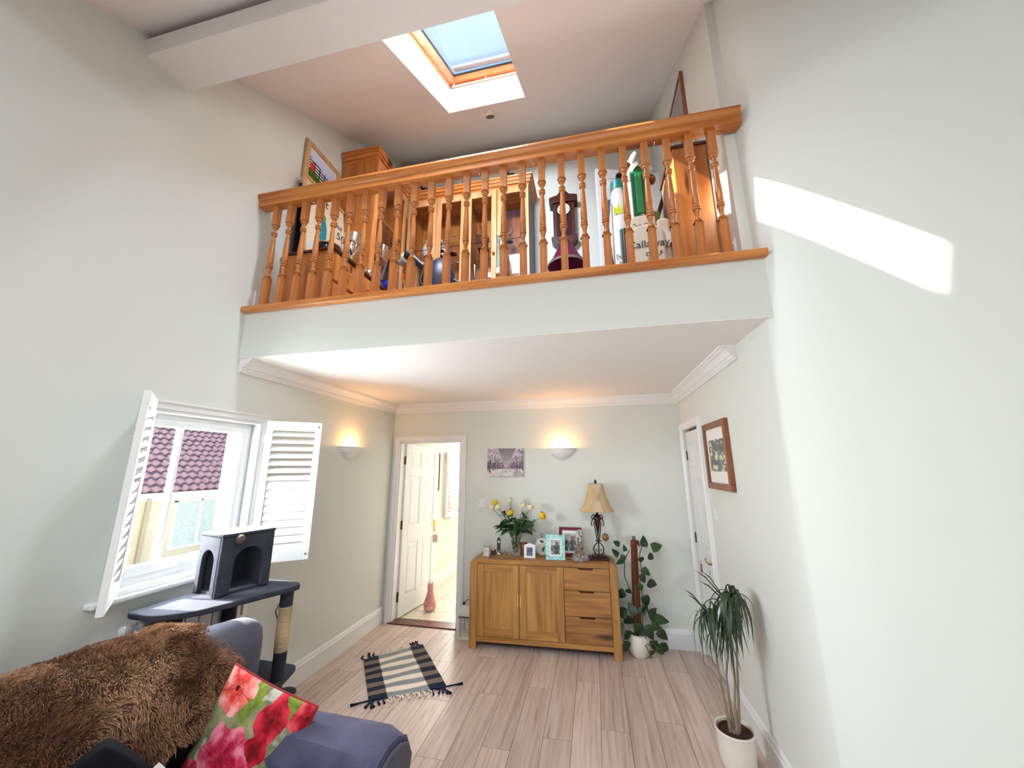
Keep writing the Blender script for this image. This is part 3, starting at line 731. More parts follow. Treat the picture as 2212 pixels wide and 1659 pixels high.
# ------------------------------------------------------------------ furniture on the gallery
ch = thing('pine_chest', 'low knotty pine chest of drawers behind the left end of the balustrade', 'chest', (-2.38, 2.25, ZF))
H = .575; Wd = .48; L = 1.2
obj('carcass', MB().box(0, Wd-.015, 0, L, .04, H-.022), 'pinek', ch, bevel=.003)
obj('top', MB().box(-.0, Wd+.012, -.012, L, H-.022, H), 'mahog', ch, bevel=.006)
obj('plinth', MB().box(.01, Wd-.03, .01, L-.01, 0, .04), 'pinek', ch)
for r in range(2):
    for c in range(2):
        dr_ = obj('drawer', MB().box(Wd-.015, Wd+.004, .02+c*.585, .575+c*.585, .06+r*.245, .28+r*.245), 'pinek', ch, bevel=.004)
        for kx in (.14, .41):
            o = obj('knob', MB().lathe([(.008, 0), (.007, .012), (.017, .022), (.014, .034)], T=Matrix.Translation((Wd+.004, .02+c*.585+kx, .17+r*.245)) @ Matrix.Rotation(PI/2, 4, 'Y'), seg=12), 'pinez', dr_, smooth=True)
tc = thing('pine_cabinet', 'knotty pine cabinet with moulded cornice standing on the low pine chest', 'cabinet', (-2.385, 2.81, ZF+.5755))
Hc = 1.485; D = .395; Lc = .60
obj('side_panel', MB().box(0, D, 0, .022, 0, Hc-.10), 'pinek', tc); obj('side_panel', MB().box(0, D, Lc-.022, Lc, 0, Hc-.10), 'pinek', tc)
obj('back_panel', MB().box(0, .012, .022, Lc-.022, 0, Hc-.10), 'pinek', tc); obj('base', MB().box(0, D, .022, Lc-.022, 0, .06), 'pinek', tc)
mb = MB()
for k, (e, z0, z1) in enumerate(((.006, Hc-.12, Hc-.085), (.022, Hc-.085, Hc-.05), (.038, Hc-.05, Hc-.018), (.045, Hc-.018, Hc))): mb.box(0, D+e, -e, Lc, z0, z1)
obj('cornice', mb, 'pinex', tc, bevel=.006)
dd = obj('door', MB().box(D, D+.02, .0, .055, .06, Hc-.12).box(D, D+.02, Lc-.055, Lc, .06, Hc-.12).box(D, D+.02, .055, Lc-.055, .06, .12).box(D, D+.02, .055, Lc-.055, Hc-.19, Hc-.12), 'pinez', tc, bevel=.003)
obj('pane', MB().add([(D+.01, .055, .12), (D+.01, Lc-.055, .12), (D+.01, Lc-.055, Hc-.19), (D+.01, .055, Hc-.19)], [(0, 1, 2, 3)]), 'cabglass', dd)
for z in (.40, .80): obj('shelf', MB().box(.015, D-.02, .025, Lc-.025, z, z+.012), 'pinek', tc)
G = lambda pr, seg=16: MB().lathe(pr, seg=seg)
def simple(name, label, cat, mb, mat, loc, group=None, smooth=True, rot=None, bevel=0):
    return tag(obj(name, mb, mat, None, loc, smooth=smooth, rot=rot, bevel=bevel), label, cat, group)
CUP = [(.001, 0), (.045, 0), (.045, .01), (.012, .03), (.010, .10), (.03, .13), (.055, .18), (.06, .25), (.057, .25), (.05, .19), (.001, .15)]
simple('trophy_cup', 'silver trophy cup on the top shelf of the upper pine cabinet', 'trophy', G(CUP), 'silver', (-2.14, 3.10, ZF+1.388))
simple('trophy_cup', 'silver trophy cup on the lower shelf of the upper pine cabinet', 'trophy', G(CUP), 'silver', (-2.14, 3.25, ZF+.988))
GOB = [(.001, 0), (.035, 0), (.035, .004), (.005, .012), (.005, .08), (.03, .11), (.036, .15), (.031, .19), (.028, .19), (.033, .15), (.027, .112), (.001, .10)]
for yy, zz_, lb in ((3.02, .636, 'clear glass goblet nearest the gallery edge on the bottom of the upper pine cabinet'), (3.16, .636, 'clear glass goblet in the middle of the bottom of the upper pine cabinet'), (3.30, .636, 'clear glass goblet at the far end of the bottom of the upper pine cabinet'), (3.02, .988, 'clear glass goblet beside the silver cup in the upper pine cabinet')):
    simple('glass_goblet', lb, 'glass', G(GOB), 'clear', (-2.1, yy, ZF+zz_), 'goblets in the upper pine cabinet')

# display cabinet along the back wall
dc = thing('display_cabinet', 'wide pine display cabinet with four glazed doors against the gallery back wall', 'cabinet', (-2.03, 3.56, ZF))
Wc, Dc, Hd = 1.47, .37, 2.13
obj('side_panel', MB().box(0, .022, 0, Dc, 0, Hd-.1), 'pinek', dc); obj('side_panel', MB().box(Wc-.022, Wc, 0, Dc, 0, Hd-.1), plain('brown_stained_side', (.12, .07, .05, 1), .5), dc)
obj('back_panel', MB().box(0, Wc, Dc-.012, Dc, 0, Hd-.1), 'pinek', dc); obj('base', MB().box(0, Wc, .0, Dc, 0, .12), 'pinel', dc)
obj('divider', MB().box(.735-.012, .735+.012, .02, Dc-.012, .12, Hd-.12), 'pinek', dc)
mb = MB()
for e, z0, z1 in ((.004, Hd-.13, Hd-.09), (.02, Hd-.09, Hd-.055), (.035, Hd-.055, Hd-.02), (.05, Hd-.02, Hd)): mb.box(-.0, Wc+e, -e, Dc, z0, z1)
obj('cornice', mb, 'pinex', dc, bevel=.006)
for k in range(4):
    x0 = k*Wc/4+.003; x1 = (k+1)*Wc/4-.003; s_ = .062
    dd = obj('door', MB().box(x0, x0+s_, -.02, 0, .12, Hd-.13).box(x1-s_, x1, -.02, 0, .12, Hd-.13).box(x0+s_, x1-s_, -.02, 0, .12, .21).box(x0+s_, x1-s_, -.02, 0, Hd-.21, Hd-.13), 'pinel', dc, bevel=.004)
    obj('pane', MB().add([(x0+s_, -.01, .21), (x1-s_, -.01, .21), (x1-s_, -.01, Hd-.21), (x0+s_, -.01, Hd-.21)], [(0, 1, 2, 3)]), 'cabglass', dd)
    obj('knob', MB().lathe([(.008, 0), (.007, .012), (.016, .022), (.012, .034)], T=Matrix.Translation((x1-.03 if k % 2 == 0 else x0+.03, -.02, 1.18)) @ Matrix.Rotation(PI/2, 4, 'X'), seg=12), 'pinez', dd, smooth=True)
for z in (.88, 1.36):
    obj('shelf', MB().box(.024, Wc-.024, .03, Dc-.02, z, z+.008), 'clear', dc)
dz = lambda z: ZF+z
simple('jug', 'white jug with a black band behind the first door of the display cabinet', 'jug', MB().lathe([(.001, 0), (.05, 0), (.07, .05), (.072, .10), (.05, .15), (.035, .19), (.042, .21), (.001, .21)], seg=16).ring((.08, 0, .11), .035, .008, axis='y'), 'whitev', (-1.84, 3.74, dz(1.368)))
simple('jug', 'white jug half hidden behind the second door of the display cabinet', 'jug', MB().lathe([(.001, 0), (.05, 0), (.07, .05), (.072, .10), (.05, .15), (.035, .19), (.042, .21), (.001, .21)], seg=16), 'whitev', (-1.69, 3.76, dz(1.368)))
simple('decanter', 'round clear glass decanter behind the second door of the display cabinet', 'decanter', G([(.001, 0), (.05, 0), (.075, .06), (.06, .12), (.02, .15), (.018, .22), (.03, .225), (.001, .24)]), 'clear', (-1.52, 3.74, dz(1.368)))
t = thing('trophy', 'silver golfer trophy on a dark wooden wedge in the display cabinet', 'trophy', (-1.15, 3.73, dz(1.368)))
obj('plinth', MB().prism([(-.05, 0), (.05, 0), (.07, .17), (-.07, .17)], -.05, .05, 'y'), 'mahog', t, bevel=.004)
obj('base', MB().box(-.06, .06, -.05, .05, .17, .185), 'silver', t)
obj('figure', MB().tube([(-.01, 0, .185), (0, 0, .23), (.005, 0, .27)], [.012, .022, .016], 8).tube([(.025, 0, .185), (.012, 0, .23)], [.01, .014], 8).ball((.0, 0, .292), .016).tube([(.01, 0, .265), (-.03, 0, .30), (-.035, 0, .34)], [.008, .006, .004], 6), 'silver', t, smooth=True)
simple('champagne_flute', 'tall silver and glass flute behind the third door of the display cabinet', 'glass', G([(.001, 0), (.035, 0), (.006, .01), (.005, .10), (.022, .14), (.028, .26), (.025, .26), (.001, .14)]), 'chrome', (-1.23, 3.70, dz(.888)))
simple('card_box', 'small black and white card box on the shelf of the display cabinet', 'box', MB().box(-.05, .05, -.02, .02, 0, .12), 'black', (-1.05, 3.72, dz(.888)), smooth=False)
simple('place_card', 'white card standing in front of the black box in the display cabinet', 'card', MB().box(-.045, .045, -.004, 0, 0, .06), 'paper', (-1.05, 3.69, dz(.975)), smooth=False)
st = thing('figurine', 'white porcelain dancing figurine on a grey block in the display cabinet', 'figurine', (-1.17, 3.72, dz(.88-.0)-.0), )
st.location = (-1.17, 3.72, ZF+.53)
obj('body', MB().tube([(-.03, 0, .0), (-.01, 0, .08), (0, 0, .15), (.01, 0, .20)], [.03, .016, .022, .014], 10).ball((.015, 0, .225), .018).tube([(.005, 0, .19), (.06, 0, .21), (.09, 0, .18)], [.009, .008, .006], 6).tube([(0, 0, .19), (-.05, 0, .17), (-.06, 0, .22)], [.009, .008, .006], 6), 'plaster', st, smooth=True)
simple('storage_box', 'grey box with a dark lid inside the display cabinet', 'box', MB().box(-.13, .13, -.1, .1, 0, .41), plain('grey_card', (.14, .17, .19, 1), .6), (-1.15, 3.76, ZF+.12), smooth=False, bevel=.004)
BW = [(.001, 0), (.03, 0), (.035, .01), (.07, .05), (.10, .09), (.095, .09), (.065, .055), (.001, .02)]
for xx, zz_, lb in ((-1.62, .888, 'cut glass bowl on the lower shelf behind the left door of the display cabinet, leftmost'), (-1.40, .888, 'cut glass bowl on the lower shelf behind the second door of the display cabinet'), (-.94, .888, 'cut glass bowl right of the black box in the display cabinet'), (-1.5, .12, 'cut glass bowl on the bottom behind the second door of the display cabinet'), (-1.72, .12, 'cut glass bowl on the bottom behind the left door of the display cabinet'), (-.66, 1.368, 'cut glass bowl on the top shelf behind the rightmost door of the display cabinet')):
    simple('glass_bowl', lb, 'bowl', G(BW), 'crystal', (xx, 3.80, dz(zz_)), 'cut glass bowls in the display cabinet')
for xx, zz_, lb in ((-1.63, 1.368, 'stemmed wine glass between the jugs and the round decanter'), (-1.37, 1.368, 'stemmed wine glass between the round decanter and the golfer trophy'), (-.72, .888, 'stemmed wine glass on the lower shelf behind the rightmost glazed door'), (-.80, 1.368, 'stemmed wine glass on the top shelf behind the rightmost glazed door')):
    simple('wine_glass', lb, 'glass', G(GOB), 'clear', (xx, 3.65, dz(zz_)), 'wine glasses in the display cabinet')
# on top of the cabinet
simple('wire_bowl', 'round glass bowl with a dark rim on top of the display cabinet', 'bowl', MB().lathe([(.06, 0), (.12, .03), (.17, .12), (.165, .12), (.115, .035), (.001, .01)], seg=24).ring((0, 0, .12), .17, .005), 'clear', (-1.27, 3.72, ZF+Hd))
for xx, lb in ((-1.84, 'small dark bronze bird figure at the left end of the display cabinet top'), (-.76, 'small dark bronze bird figure at the right end of the display cabinet top')):
    simple('bird_figure', lb, 'figurine', MB().ball((0, 0, .035), .03, sc=(1.5, .8, 1)).ball((-.045, 0, .085), .02).tube([(-.03, 0, .05), (-.045, 0, .08)], .014).tube([(.03, 0, .03), (.09, 0, .01)], [.02, .006]), 'iron', (xx, 3.56, ZF+Hd))
# medals hanging on the cabinet
for k, (cx, cm, lb) in enumerate(((-.905, 'greenv', 'green medal ribbon hanging on the display cabinet door'), (-.865, plain('light_blue_ribbon', (.28, .55, .78, 1), .6), 'pale blue medal ribbon hanging beside the green one'), (-.84, plain('royal_blue_ribbon', (.05, .18, .62, 1), .6), 'royal blue medal ribbon hanging nearest the mirrored door'))):
    t = thing('medal', lb, 'medal', (cx, 3.505-.012*k, 3.78))
    obj('ribbon', MB().box(-.014, .006, -.002, .002, 0, .36, T=Matrix.Rotation(.03, 4, 'Y')).box(.004, .024, -.004, -.001, 0, .36, T=Matrix.Rotation(-.03, 4, 'Y')), cm, t)
    obj('ring', MB().ring((.002, 0, .375), .016, .006, axis='y', seg=14), 'black', t, smooth=True)
    obj('disc', MB().tube([(.003, -.006, -.03), (.003, .004, -.03)], .036, 20), 'silver', t, smooth=True)

# things on the low chest
def cartoon(U, V):
    r = .86+0*U; g = .80+0*U; b = .70+0*U
    def blob(cx, cy_, rx, ry, c, rotd=0):
        nonlocal r, g, b
        a = math.radians(rotd); x = (U-cx)*math.cos(a)+(V-cy_)*math.sin(a); y = -(U-cx)*math.sin(a)+(V-cy_)*math.cos(a)
        m_ = (x/rx)**2+(y/ry)**2 < 1; r = np.where(m_, c[0], r); g = np.where(m_, c[1], g); b = np.where(m_, c[2], b)
    blob(.36, .40, .07, .24, (.05, .50, .56), -8); blob(.50, .22, .13, .08, (.05, .55, .50)); blob(.52, .32, .10, .07, (.35, .62, .25)); blob(.38, .66, .05, .05, (.35, .62, .30)); blob(.22, .26, .05, .04, (.08, .10, .10), 30)
    blob(.16, .14, .10, .05, (.75, .80, .80)); blob(.20, .05, .12, .04, (.3, .45, .5), 20); blob(.30, .08, .05, .03, (.2, .6, .8))
    return r, g, b
pf = framed('framed_poster', 'cream cartoon golfer poster in a pale wood frame leaning on the low pine chest', 'picture', .66, .80, (-2.285, 2.60, ZF+H+.41), (math.radians(-7), 0, PI/2), 'lightoak', .035, cartoon, 130, 150, depth=.02)
def text3(name, body, size, loc, rot, mat, parent=None, ext=.0006, align='CENTER', shear=0):
    cu_ = bpy.data.curves.new(name, 'FONT'); cu_.body = body; cu_.size = size; cu_.extrude = ext; cu_.align_x = align; cu_.align_y = 'CENTER'; cu_.shear = shear
    tmp = bpy.data.objects.new(name, cu_); COL.objects.link(tmp); bpy.context.view_layer.update()
    me = bpy.data.meshes.new_from_object(tmp.evaluated_get(bpy.context.evaluated_depsgraph_get())); bpy.data.objects.remove(tmp)
    me.materials.clear(); me.materials.append(M[mat] if isinstance(mat, str) else mat)
    o = bpy.data.objects.new(name, me); COL.objects.link(o); o.location = loc; o.rotation_euler = rot
    if parent: o.parent = parent
    return o
M['ink'] = plain('black_ink', (.02, .02, .02, 1), .6)
M['fawn'] = plain('fawn_line', (.30, .33, .18, 1), .6)
text3('lettering', 'Hit', .13, (-.10, -.012, .28), (PI/2, 0, 0), 'ink', pf, shear=.2)
text3('lettering', 'But', .085, (.12, -.012, .16), (PI/2, 0, 0), 'ink', pf, shear=.2)
text3('lettering', "50'", .12, (.16, -.012, .05), (PI/2, 0, 0), 'ink', pf, shear=.2)
simple('dark_frame', 'tall black picture frame standing edge-on behind the golfer poster', 'picture', MB().box(-.012, .012, -.3, .3, 0, .72), 'black', (-2.365, 2.60, ZF+H), smooth=False, bevel=.004)
t = thing('silver_cup', 'large silver cup with two loop handles on the pine chest', 'trophy', (-2.03, 2.62, ZF+H))
obj('plinth', MB().lathe([(.06, 0), (.06, .05), (.045, .055)], seg=24), 'mahog', t, smooth=True)
obj('bowl', MB().lathe([(.04, .055), (.012, .08), (.010, .15), (.02, .165), (.06, .22), (.075, .30), (.078, .36), (.074, .36), (.07, .30), (.05, .22), (.001, .18)], seg=24), 'silver', t, smooth=True)
for s_ in (-1, 1): obj('handle', MB().tube([(s_*.03, 0, .19), (s_*.10, 0, .22), (s_*.125, 0, .30), (s_*.10, 0, .37), (s_*.085, 0, .40), (s_*.10, 0, .41)], .005, 8), 'silver', t, smooth=True)
t = thing('silver_urn', 'small silver lidded urn at the far end of the pine chest', 'urn', (-2.0, 2.84, ZF+H-.0))
obj('body', MB().lathe([(.03, 0), (.012, .02), (.03, .05), (.045, .09), (.04, .13), (.02, .16)], seg=20), 'silver', t, smooth=True); obj('lid', MB().lathe([(.025, .16), (.03, .17), (.012, .19), (.012, .20), (.001, .215)], seg=20), 'silver', t, smooth=True)
t = thing('lidded_bowl', 'black glossy bowl with a gold rim on the front of the pine chest', 'bowl', (-2.09, 2.40, ZF+H))
obj('body', MB().lathe([(.04, 0), (.06, .015), (.09, .07), (.095, .11), (.085, .115), (.001, .13)], seg=24), plain('black_lacquer', (.015, .012, .03, 1), .1), t, smooth=True); obj('rim', MB().ring((0, 0, .115), .092, .007), 'brass', t, smooth=True)
# floor things seen between the balusters
pt = thing('glass_pyramid', 'translucent blue glass pyramid ornament on the end of the pine chest', 'ornament', (-1.93, 3.05, ZF+H))
obj('shell', MB().add([(-.09, -.09, 0), (.09, -.09, 0), (.09, .09, 0), (-.09, .09, 0), (0, 0, .38)], [(0, 3, 2, 1), (0, 1, 4), (1, 2, 4), (2, 3, 4), (3, 0, 4)]), 'blueg', pt)
obj('orb', MB().ball((0, 0, .07), .045), plain('blue_orb', (.04, .10, .5, 1), .1), pt, smooth=True)
nbag = thing('golf_bag', 'navy nylon golf bag lying low with white club covers, beside the plush head cover', 'golf bag', (-1.19, 2.56, ZF))
mb = MB().lathe([(.10, 0), (.13, .02), (.145, .15), (.15, .33), (.13, .42), (.09, .50), (.03, .55)], seg=20, ax=1.0, ay=.8)
nv = []
for (x_, y_, z_) in mb.v:
    k_ = 1+.12*noise.noise(Vector((x_*14, y_*14, z_*7))); nv.append((x_*k_+z_*.08, y_*k_, z_))
mb.v = nv; obj('bag_hood', mb, 'navycloth', nbag, smooth=True)
obj('strap', MB().tube([(.02, -.13, .1), (-.06, -.14, .3), (-.03, -.10, .5)], .012, 6), 'black', nbag, smooth=True)
def headcover(label, loc, rot, mat, cat='club cover'):
    t = thing('golf_club', label, cat, loc, rot=rot)
    obj('head_cover', MB().tube([(0, 0, 0), (0, 0, .10), (0, 0, .20), (0, .0, .26), (0, 0, .285)], [.022, .028, .042, .04, .015], 12), mat, t, smooth=True)
    obj('shaft', MB().tube([(0, 0, -.55), (0, 0, 0)], .006, 6), 'chrome', t)
headcover('white quilted club cover leaning left out of the navy golf bag', (-1.24, 2.54, ZF+.47), (0, -1.05, 0), 'whitev')
headcover('black and white club cover just below the white one on the navy bag', (-1.22, 2.50, ZF+.42), (0, -.85, 0), 'black')
pl = thing('plush_head_cover', 'brown plush animal golf head cover with a grey nose, on a white shaft', 'plush toy', (-1.44, 2.58, ZF))
obj('shaft', MB().tube([(0, 0, 0), (0, 0, .40)], .012, 8), 'whitev', pl)
obj('body', MB().ball((0, 0, .42), .055, sc=(1, .9, 1.2)), plain('yellow_black_plush', (.42, .30, .06, 1), .9, var=.8, nscale=16), pl, smooth=True)
obj('head', MB().ball((.0, 0, .54), .055, sc=(1, .9, .95)), plain('brown_plush', (.30, .14, .05, 1), .9), pl, smooth=True)
obj('nose', MB().ball((-.05, -.03, .555), .032, sc=(1.1, 1, .8)), 'greyc', pl, smooth=True)
obj('hat', MB().lathe([(.05, 0), (.045, .03), (.02, .055), (.001, .06)], c=(.015, 0, .575), seg=14), 'whitev', pl, smooth=True)
obj('jacket', MB().ball((.012, -.035, .42), .035, sc=(1, .6, 1.2)), plain('red_plush', (.5, .04, .02, 1), .9), pl, smooth=True)

# clock on the gallery back wall
ck = thing('wall_clock', 'mahogany pendulum wall clock with white dial on the gallery back wall', 'clock', (-.195, YU, 4.20))
obj('case', MB().box(-.125, .125, -.11, 0, .06, .56), 'mahog', ck, bevel=.006)
pts = [(-.165, .53), (-.165, .60), (-.12, .615), (-.07, .625), (-.04, .665), (0, .68), (.04, .665), (.07, .625), (.12, .615), (.165, .60), (.165, .53)]
obj('pediment', MB().prism(pts, -.14, 0, 'y'), 'mahog', ck, bevel=.004)
obj('lower_moulding', MB().prism([(-.15, .09), (.15, .09), (.15, .05), (.08, -.02), (-.08, -.02), (-.15, .05)], -.125, 0, 'y'), 'mahog', ck, bevel=.004)
obj('glazed_door', MB().box(-.085, .085, -.114, -.110, .10, .50), plain('dark_glass_brown', (.04, .012, .02, 1), .15), ck)
obj('dial', MB().tube([(0, -.125, .43), (0, -.112, .43)], .072, 28), 'paper', ck, smooth=True)
obj('bezel', MB().ring((0, -.124, .43), .074, .006, axis='y', seg=28), 'brass', ck, smooth=True)
mb = MB()
for k in range(12):
    a = PI/6*k; mb.box(-.003, .003, -.128, -.125, .045, .062, T=Matrix.Translation((0, 0, .43)) @ Matrix.Rotation(a, 4, 'Y'))
obj('hour_marks', mb, 'ink', ck)
for a, l_ in ((.6, .04), (-2.0, .055)): obj('hand', MB().box(-.003, .003, -.131, -.128, -.008, l_, T=Matrix.Translation((0, 0, .43)) @ Matrix.Rotation(a, 4, 'Y')), 'ink', ck)
obj('pendulum', MB().box(-.003, .003, -.122, -.118, .17, .34).tube([(0, -.124, .17), (0, -.117, .17)], .028, 18), 'brass', ck, smooth=True)
ls = thing('floor_lamp', 'standing lamp with a burgundy fringed shade below the wall clock', 'lamp', (-.175, 3.66, ZF))
obj('shade', MB().lathe([(.055, 1.28), (.10, 1.18), (.155, 1.07), (.205, 1.0), (.202, .995), (.15, 1.065), (.095, 1.175), (.05, 1.275)], seg=28, cap=False), 'burg', ls, smooth=True)
obj('fringe', MB().lathe([(.205, 1.003), (.207, .975), (.203, .975), (.201, 1.0)], seg=40, cap=False), 'taupe', ls)
obj('pole', MB().tube([(0, 0, .02), (0, 0, 1.26)], .012, 10), 'brass', ls, smooth=True); obj('base', MB().lathe([(.13, 0), (.13, .015), (.03, .035), (.012, .05)], seg=24), 'brass', ls, smooth=True)
d4 = strooot('door_4', (.178, 3.40, ZF)); d4.rotation_euler = (0, 0, math.radians(17.5)); panel_leaf(d4, .69, 1.93)
obj('hinge', MB().box(.04, .055, -.008, .0, .14, .22), 'black', d4)

# golf bags
def ebag(parent, name, z0, z1, rx0, rx1, ry, mat, lean=(0, 0), seg=24, n=8, off=(0, 0)):
    mb = MB(); rings = []
    for i in range(n+1):
        t_ = i/n; z = z0+(z1-z0)*t_; rx = rx0+(rx1-rx0)*t_
        rings.append((rx, z, lean[0]*z, lean[1]*z))
    vs = []; 
    for rx, z, ox, oy in rings:
        for k in range(seg):
            a = 2*PI*k/seg; vs.append((off[0]+ox+rx*math.cos(a), off[1]+oy+ry*rx*math.sin(a), z))
    fs = [(j*seg+k, j*seg+(k+1) % seg, (j+1)*seg+(k+1) % seg, (j+1)*seg+k) for j in range(n) for k in range(seg)]
    fs += [tuple(range(seg))[::-1], tuple(n*seg+k for k in range(seg))]
    return obj(name, MB().add(vs, fs), mat, parent, smooth=True)
bg = thing('golf_bag', 'cream and green vinyl golf bag with black lettering beside the tall pine cabinet', 'golf bag', (.455, 2.62, ZF))
ebag(bg, 'body', .0, 1.0, .115, .10, .9, 'creamv', (-.02, 0))
ebag(bg, 'collar', 1.0, 1.10, .105, .108, .9, 'greenv', (-.02, 0), n=2)
obj('green_panel', MB().box(-.075, .035, -.108, -.094, .62, 1.04), 'greenv', bg, bevel=.006)
obj('green_strap', MB().box(-.045, .0, -.118, -.106, .68, 1.02), plain('light_green_vinyl', (.02, .20, .06, 1), .3), bg, bevel=.004)
obj('buckle', MB().ring((-.02, -.118, .64), .028, .005, axis='y', seg=16), 'silver', bg, smooth=True)
def pocket(parent, name, x0, x1, z0, z1, y, d, mat, top=.5):
    n = 12; mb = MB(); vs = []
    out = []
    w = (x1-x0)/2; cx = (x0+x1)/2
    for k in range(n+1):
        a = PI*k/n; out.append((cx+w*math.cos(a), z1-w*top+w*top*math.sin(a)))
    out = [(x1, z0)]+out+[(x0, z0)]
    return obj(name, MB().prism(out, y-d, y, 'y'), mat, parent, smooth=False, bevel=.018)
pocket(bg, 'signature_pocket', -.115, .07, .44, .66, -.095, .03, 'creamv', .3)
pocket(bg, 'ball_pocket', -.135, .115, .12, .56, -.085, .075, 'creamv', .75)
obj('piping', MB().tube([(-.115+.0, -.132, .47), (-.07, -.136, .535), (-.01, -.137, .555), (.05, -.136, .535), (.09, -.132, .48)], .006, 6), 'greenv', bg, smooth=True)
pocket(bg, 'side_pocket', .07, .165, .05, .62, -.02, .10, 'creamv', .6)
obj('zip', MB().tube([(.15, -.128, .42), (.168, -.128, .30), (.165, -.128, .08)], .006, 6), 'black', bg, smooth=True)
obj('green_side', MB().box(.06, .115, -.07, .0, .40, .72), plain('olive_vinyl', (.10, .16, .03, 1), .4), bg, bevel=.015)
obj('dark_side', MB().box(-.165, -.125, -.09, .03, .10, .60), 'black', bg, bevel=.015)
obj('handle', MB().tube([(-.12, -.15, .14), (-.06, -.19, .13), (0, -.17, .15)], .016, 8), 'greenv', bg, smooth=True)
text3('lettering', 'Callaway', .078, (.0, -.1625, .395), (PI/2, 0, 0), 'ink', bg)
text3('lettering', 'GOLF', .045, (.03, -.1625, .315), (PI/2, 0, 0), 'ink', bg)
sg = MB().tube([(-.09+.012*k, -.128, .575+.014*math.sin(k*1.9)+.006*math.cos(k*.7)) for k in range(13)], .0018, 4)
obj('signature', sg, 'ink', bg)
obj('snap_hook', MB().ring((-.01, -.17, .235), .03, .004, axis='y', seg=14).tube([(-.01, -.17, .27), (-.0, -.172, .33)], .006, 6), 'silver', bg, smooth=True)
obj('towel', MB().box(.06, .17, -.15, -.142, .40, .50, T=Matrix.Translation((.1, 0, .45)) @ Matrix.Rotation(.6, 4, 'Y') @ Matrix.Translation((-.1, 0, -.45))), 'whitev', bg)
b2 = thing('golf_bag', 'narrow white and teal golf bag with a yellow crown, left of the cream bag', 'golf bag', (.285, 2.70, ZF))
ebag(b2, 'body', 0, 1.04, .065, .058, 1, 'whitev', (.02, 0)); ebag(b2, 'collar', 1.04, 1.12, .062, .06, 1, 'teal', (.02, 0), n=2)
cr_ = [(-.03, 0), (.03, 0), (.04, .075), (.018, .04), (.008, .085), (-.01, .045), (-.03, .075)]
obj('crown_emblem', MB().prism([(x_-.0, z_+.80) for x_, z_ in cr_], -.062, -.056, 'y'), plain('yellow_vinyl', (.62, .66, .03, 1), .4), b2)
obj('teal_panel', MB().box(-.0, .05, -.068, -.05, .40, .66), 'teal', b2, bevel=.006)
for k, chx in enumerate('MAVRIK'): text3('lettering', chx, .075, (-.01+k*.004, -.0665, .42-.062*k), (PI/2, 0, 0), 'fawn', b2)
obj('strap', MB().tube([(-.06, -.03, .95), (-.085, -.05, .7), (-.075, -.05, .45), (-.06, -.03, .35)], .012, 6), 'black', b2, smooth=True)
def club(label, base, top, kind, mat):
    base, top = Vector(base), Vector(top); t = thing('golf_club', label, 'golf club', tuple(base)); d_ = top-base
    obj('shaft', MB().tube([(0, 0, 0), d_*.96], .006, 6), 'chrome', t, smooth=True)
    T = Matrix.Translation(d_) @ d_.to_track_quat('Z', 'Y').to_matrix().to_4x4()
    if kind == 'iron': obj('club_head', MB().prism([(-.012, -.03), (.012, -.03), (.03, .02), (.075, .055), (.07, .075), (.03, .075), (-.012, .045)], -.010, .010, 'y', T=T), mat, t, bevel=.005)
    else: obj('club_head', MB().ball((.025, 0, .02), .048, sc=(1.15, .8, .62), T=T), mat, t, smooth=True)
    return t
cb = [((.43, 2.6, 3.6), (.395, 2.57, 3.96), 'iron', 'whitev', 'white covered iron standing highest in the cream golf bag'),
      ((.40, 2.63, 3.6), (.36, 2.62, 3.95), 'wood', 'black', 'black headed driver at the left of the cream golf bag'),
      ((.45, 2.6, 3.6), (.50, 2.56, 3.87), 'iron', 'chrome', 'chrome iron catching the sun above the cream golf bag'),
      ((.47, 2.6, 3.6), (.525, 2.58, 3.82), 'wood', plain('brown_persimmon', (.10, .06, .035, 1), .3), 'brown wooden headed club at the right of the cream golf bag'),
      ((.44, 2.62, 3.6), (.43, 2.6, 3.885), 'iron', 'silver', 'silver iron low in the middle of the cream golf bag'),
      ((.41, 2.6, 3.6), (.385, 2.55, 3.865), 'iron', 'chrome', 'chrome iron in front of the white covered club')]
for a, b_, k, mt_, lb in cb: club(lb, a, b_, k, mt_)
club('dark iron leaning from the narrow white golf bag', (.285, 2.7, 3.7), (.30, 2.66, 3.93), 'iron', 'iron')

# tall pine cabinet at the right end, with leaning frames
rc = thing('pine_cabinet', 'narrow pine cupboard with a dark moulded top at the right end of the gallery', 'cabinet', (.642, 2.34, ZF))
obj('carcass', MB().box(0, .215, 0, .40, 0, 1.03), 'pinek', rc, bevel=.003)
obj('top', MB().box(-.014, .222, -.014, .41, 1.03, 1.048), 'mahog', rc, bevel=.005)
obj('plinth', MB().box(-.008, .22, -.008, .4, 0, .07), 'pinek', rc, bevel=.003)
simple('leaning_frame', 'dark mahogany framed board leaning on the left of the pine cupboard', 'picture', MB().box(-.015, .015, 0, .42, 0, 1.42), 'mahog', (.325, 2.80, ZF+.01), smooth=False, rot=(0, .325, 0), bevel=.004)
simple('leaning_frame', 'black framed board leaning behind the mahogany one by the pine cupboard', 'picture', MB().box(-.012, .012, 0, .4, 0, 1.0), 'black', (.52, 2.80, ZF+.01), smooth=False, rot=(0, .26, 0), bevel=.004)
gb = thing('glass_bowl', 'large clear glass bowl on a dark stand on top of the pine cupboard', 'bowl', (.77, 2.50, ZF+1.048))
obj('stand', MB().lathe([(.05, 0), (.055, .02), (.05, .055), (.02, .07)], seg=20), 'iron', gb, smooth=True)
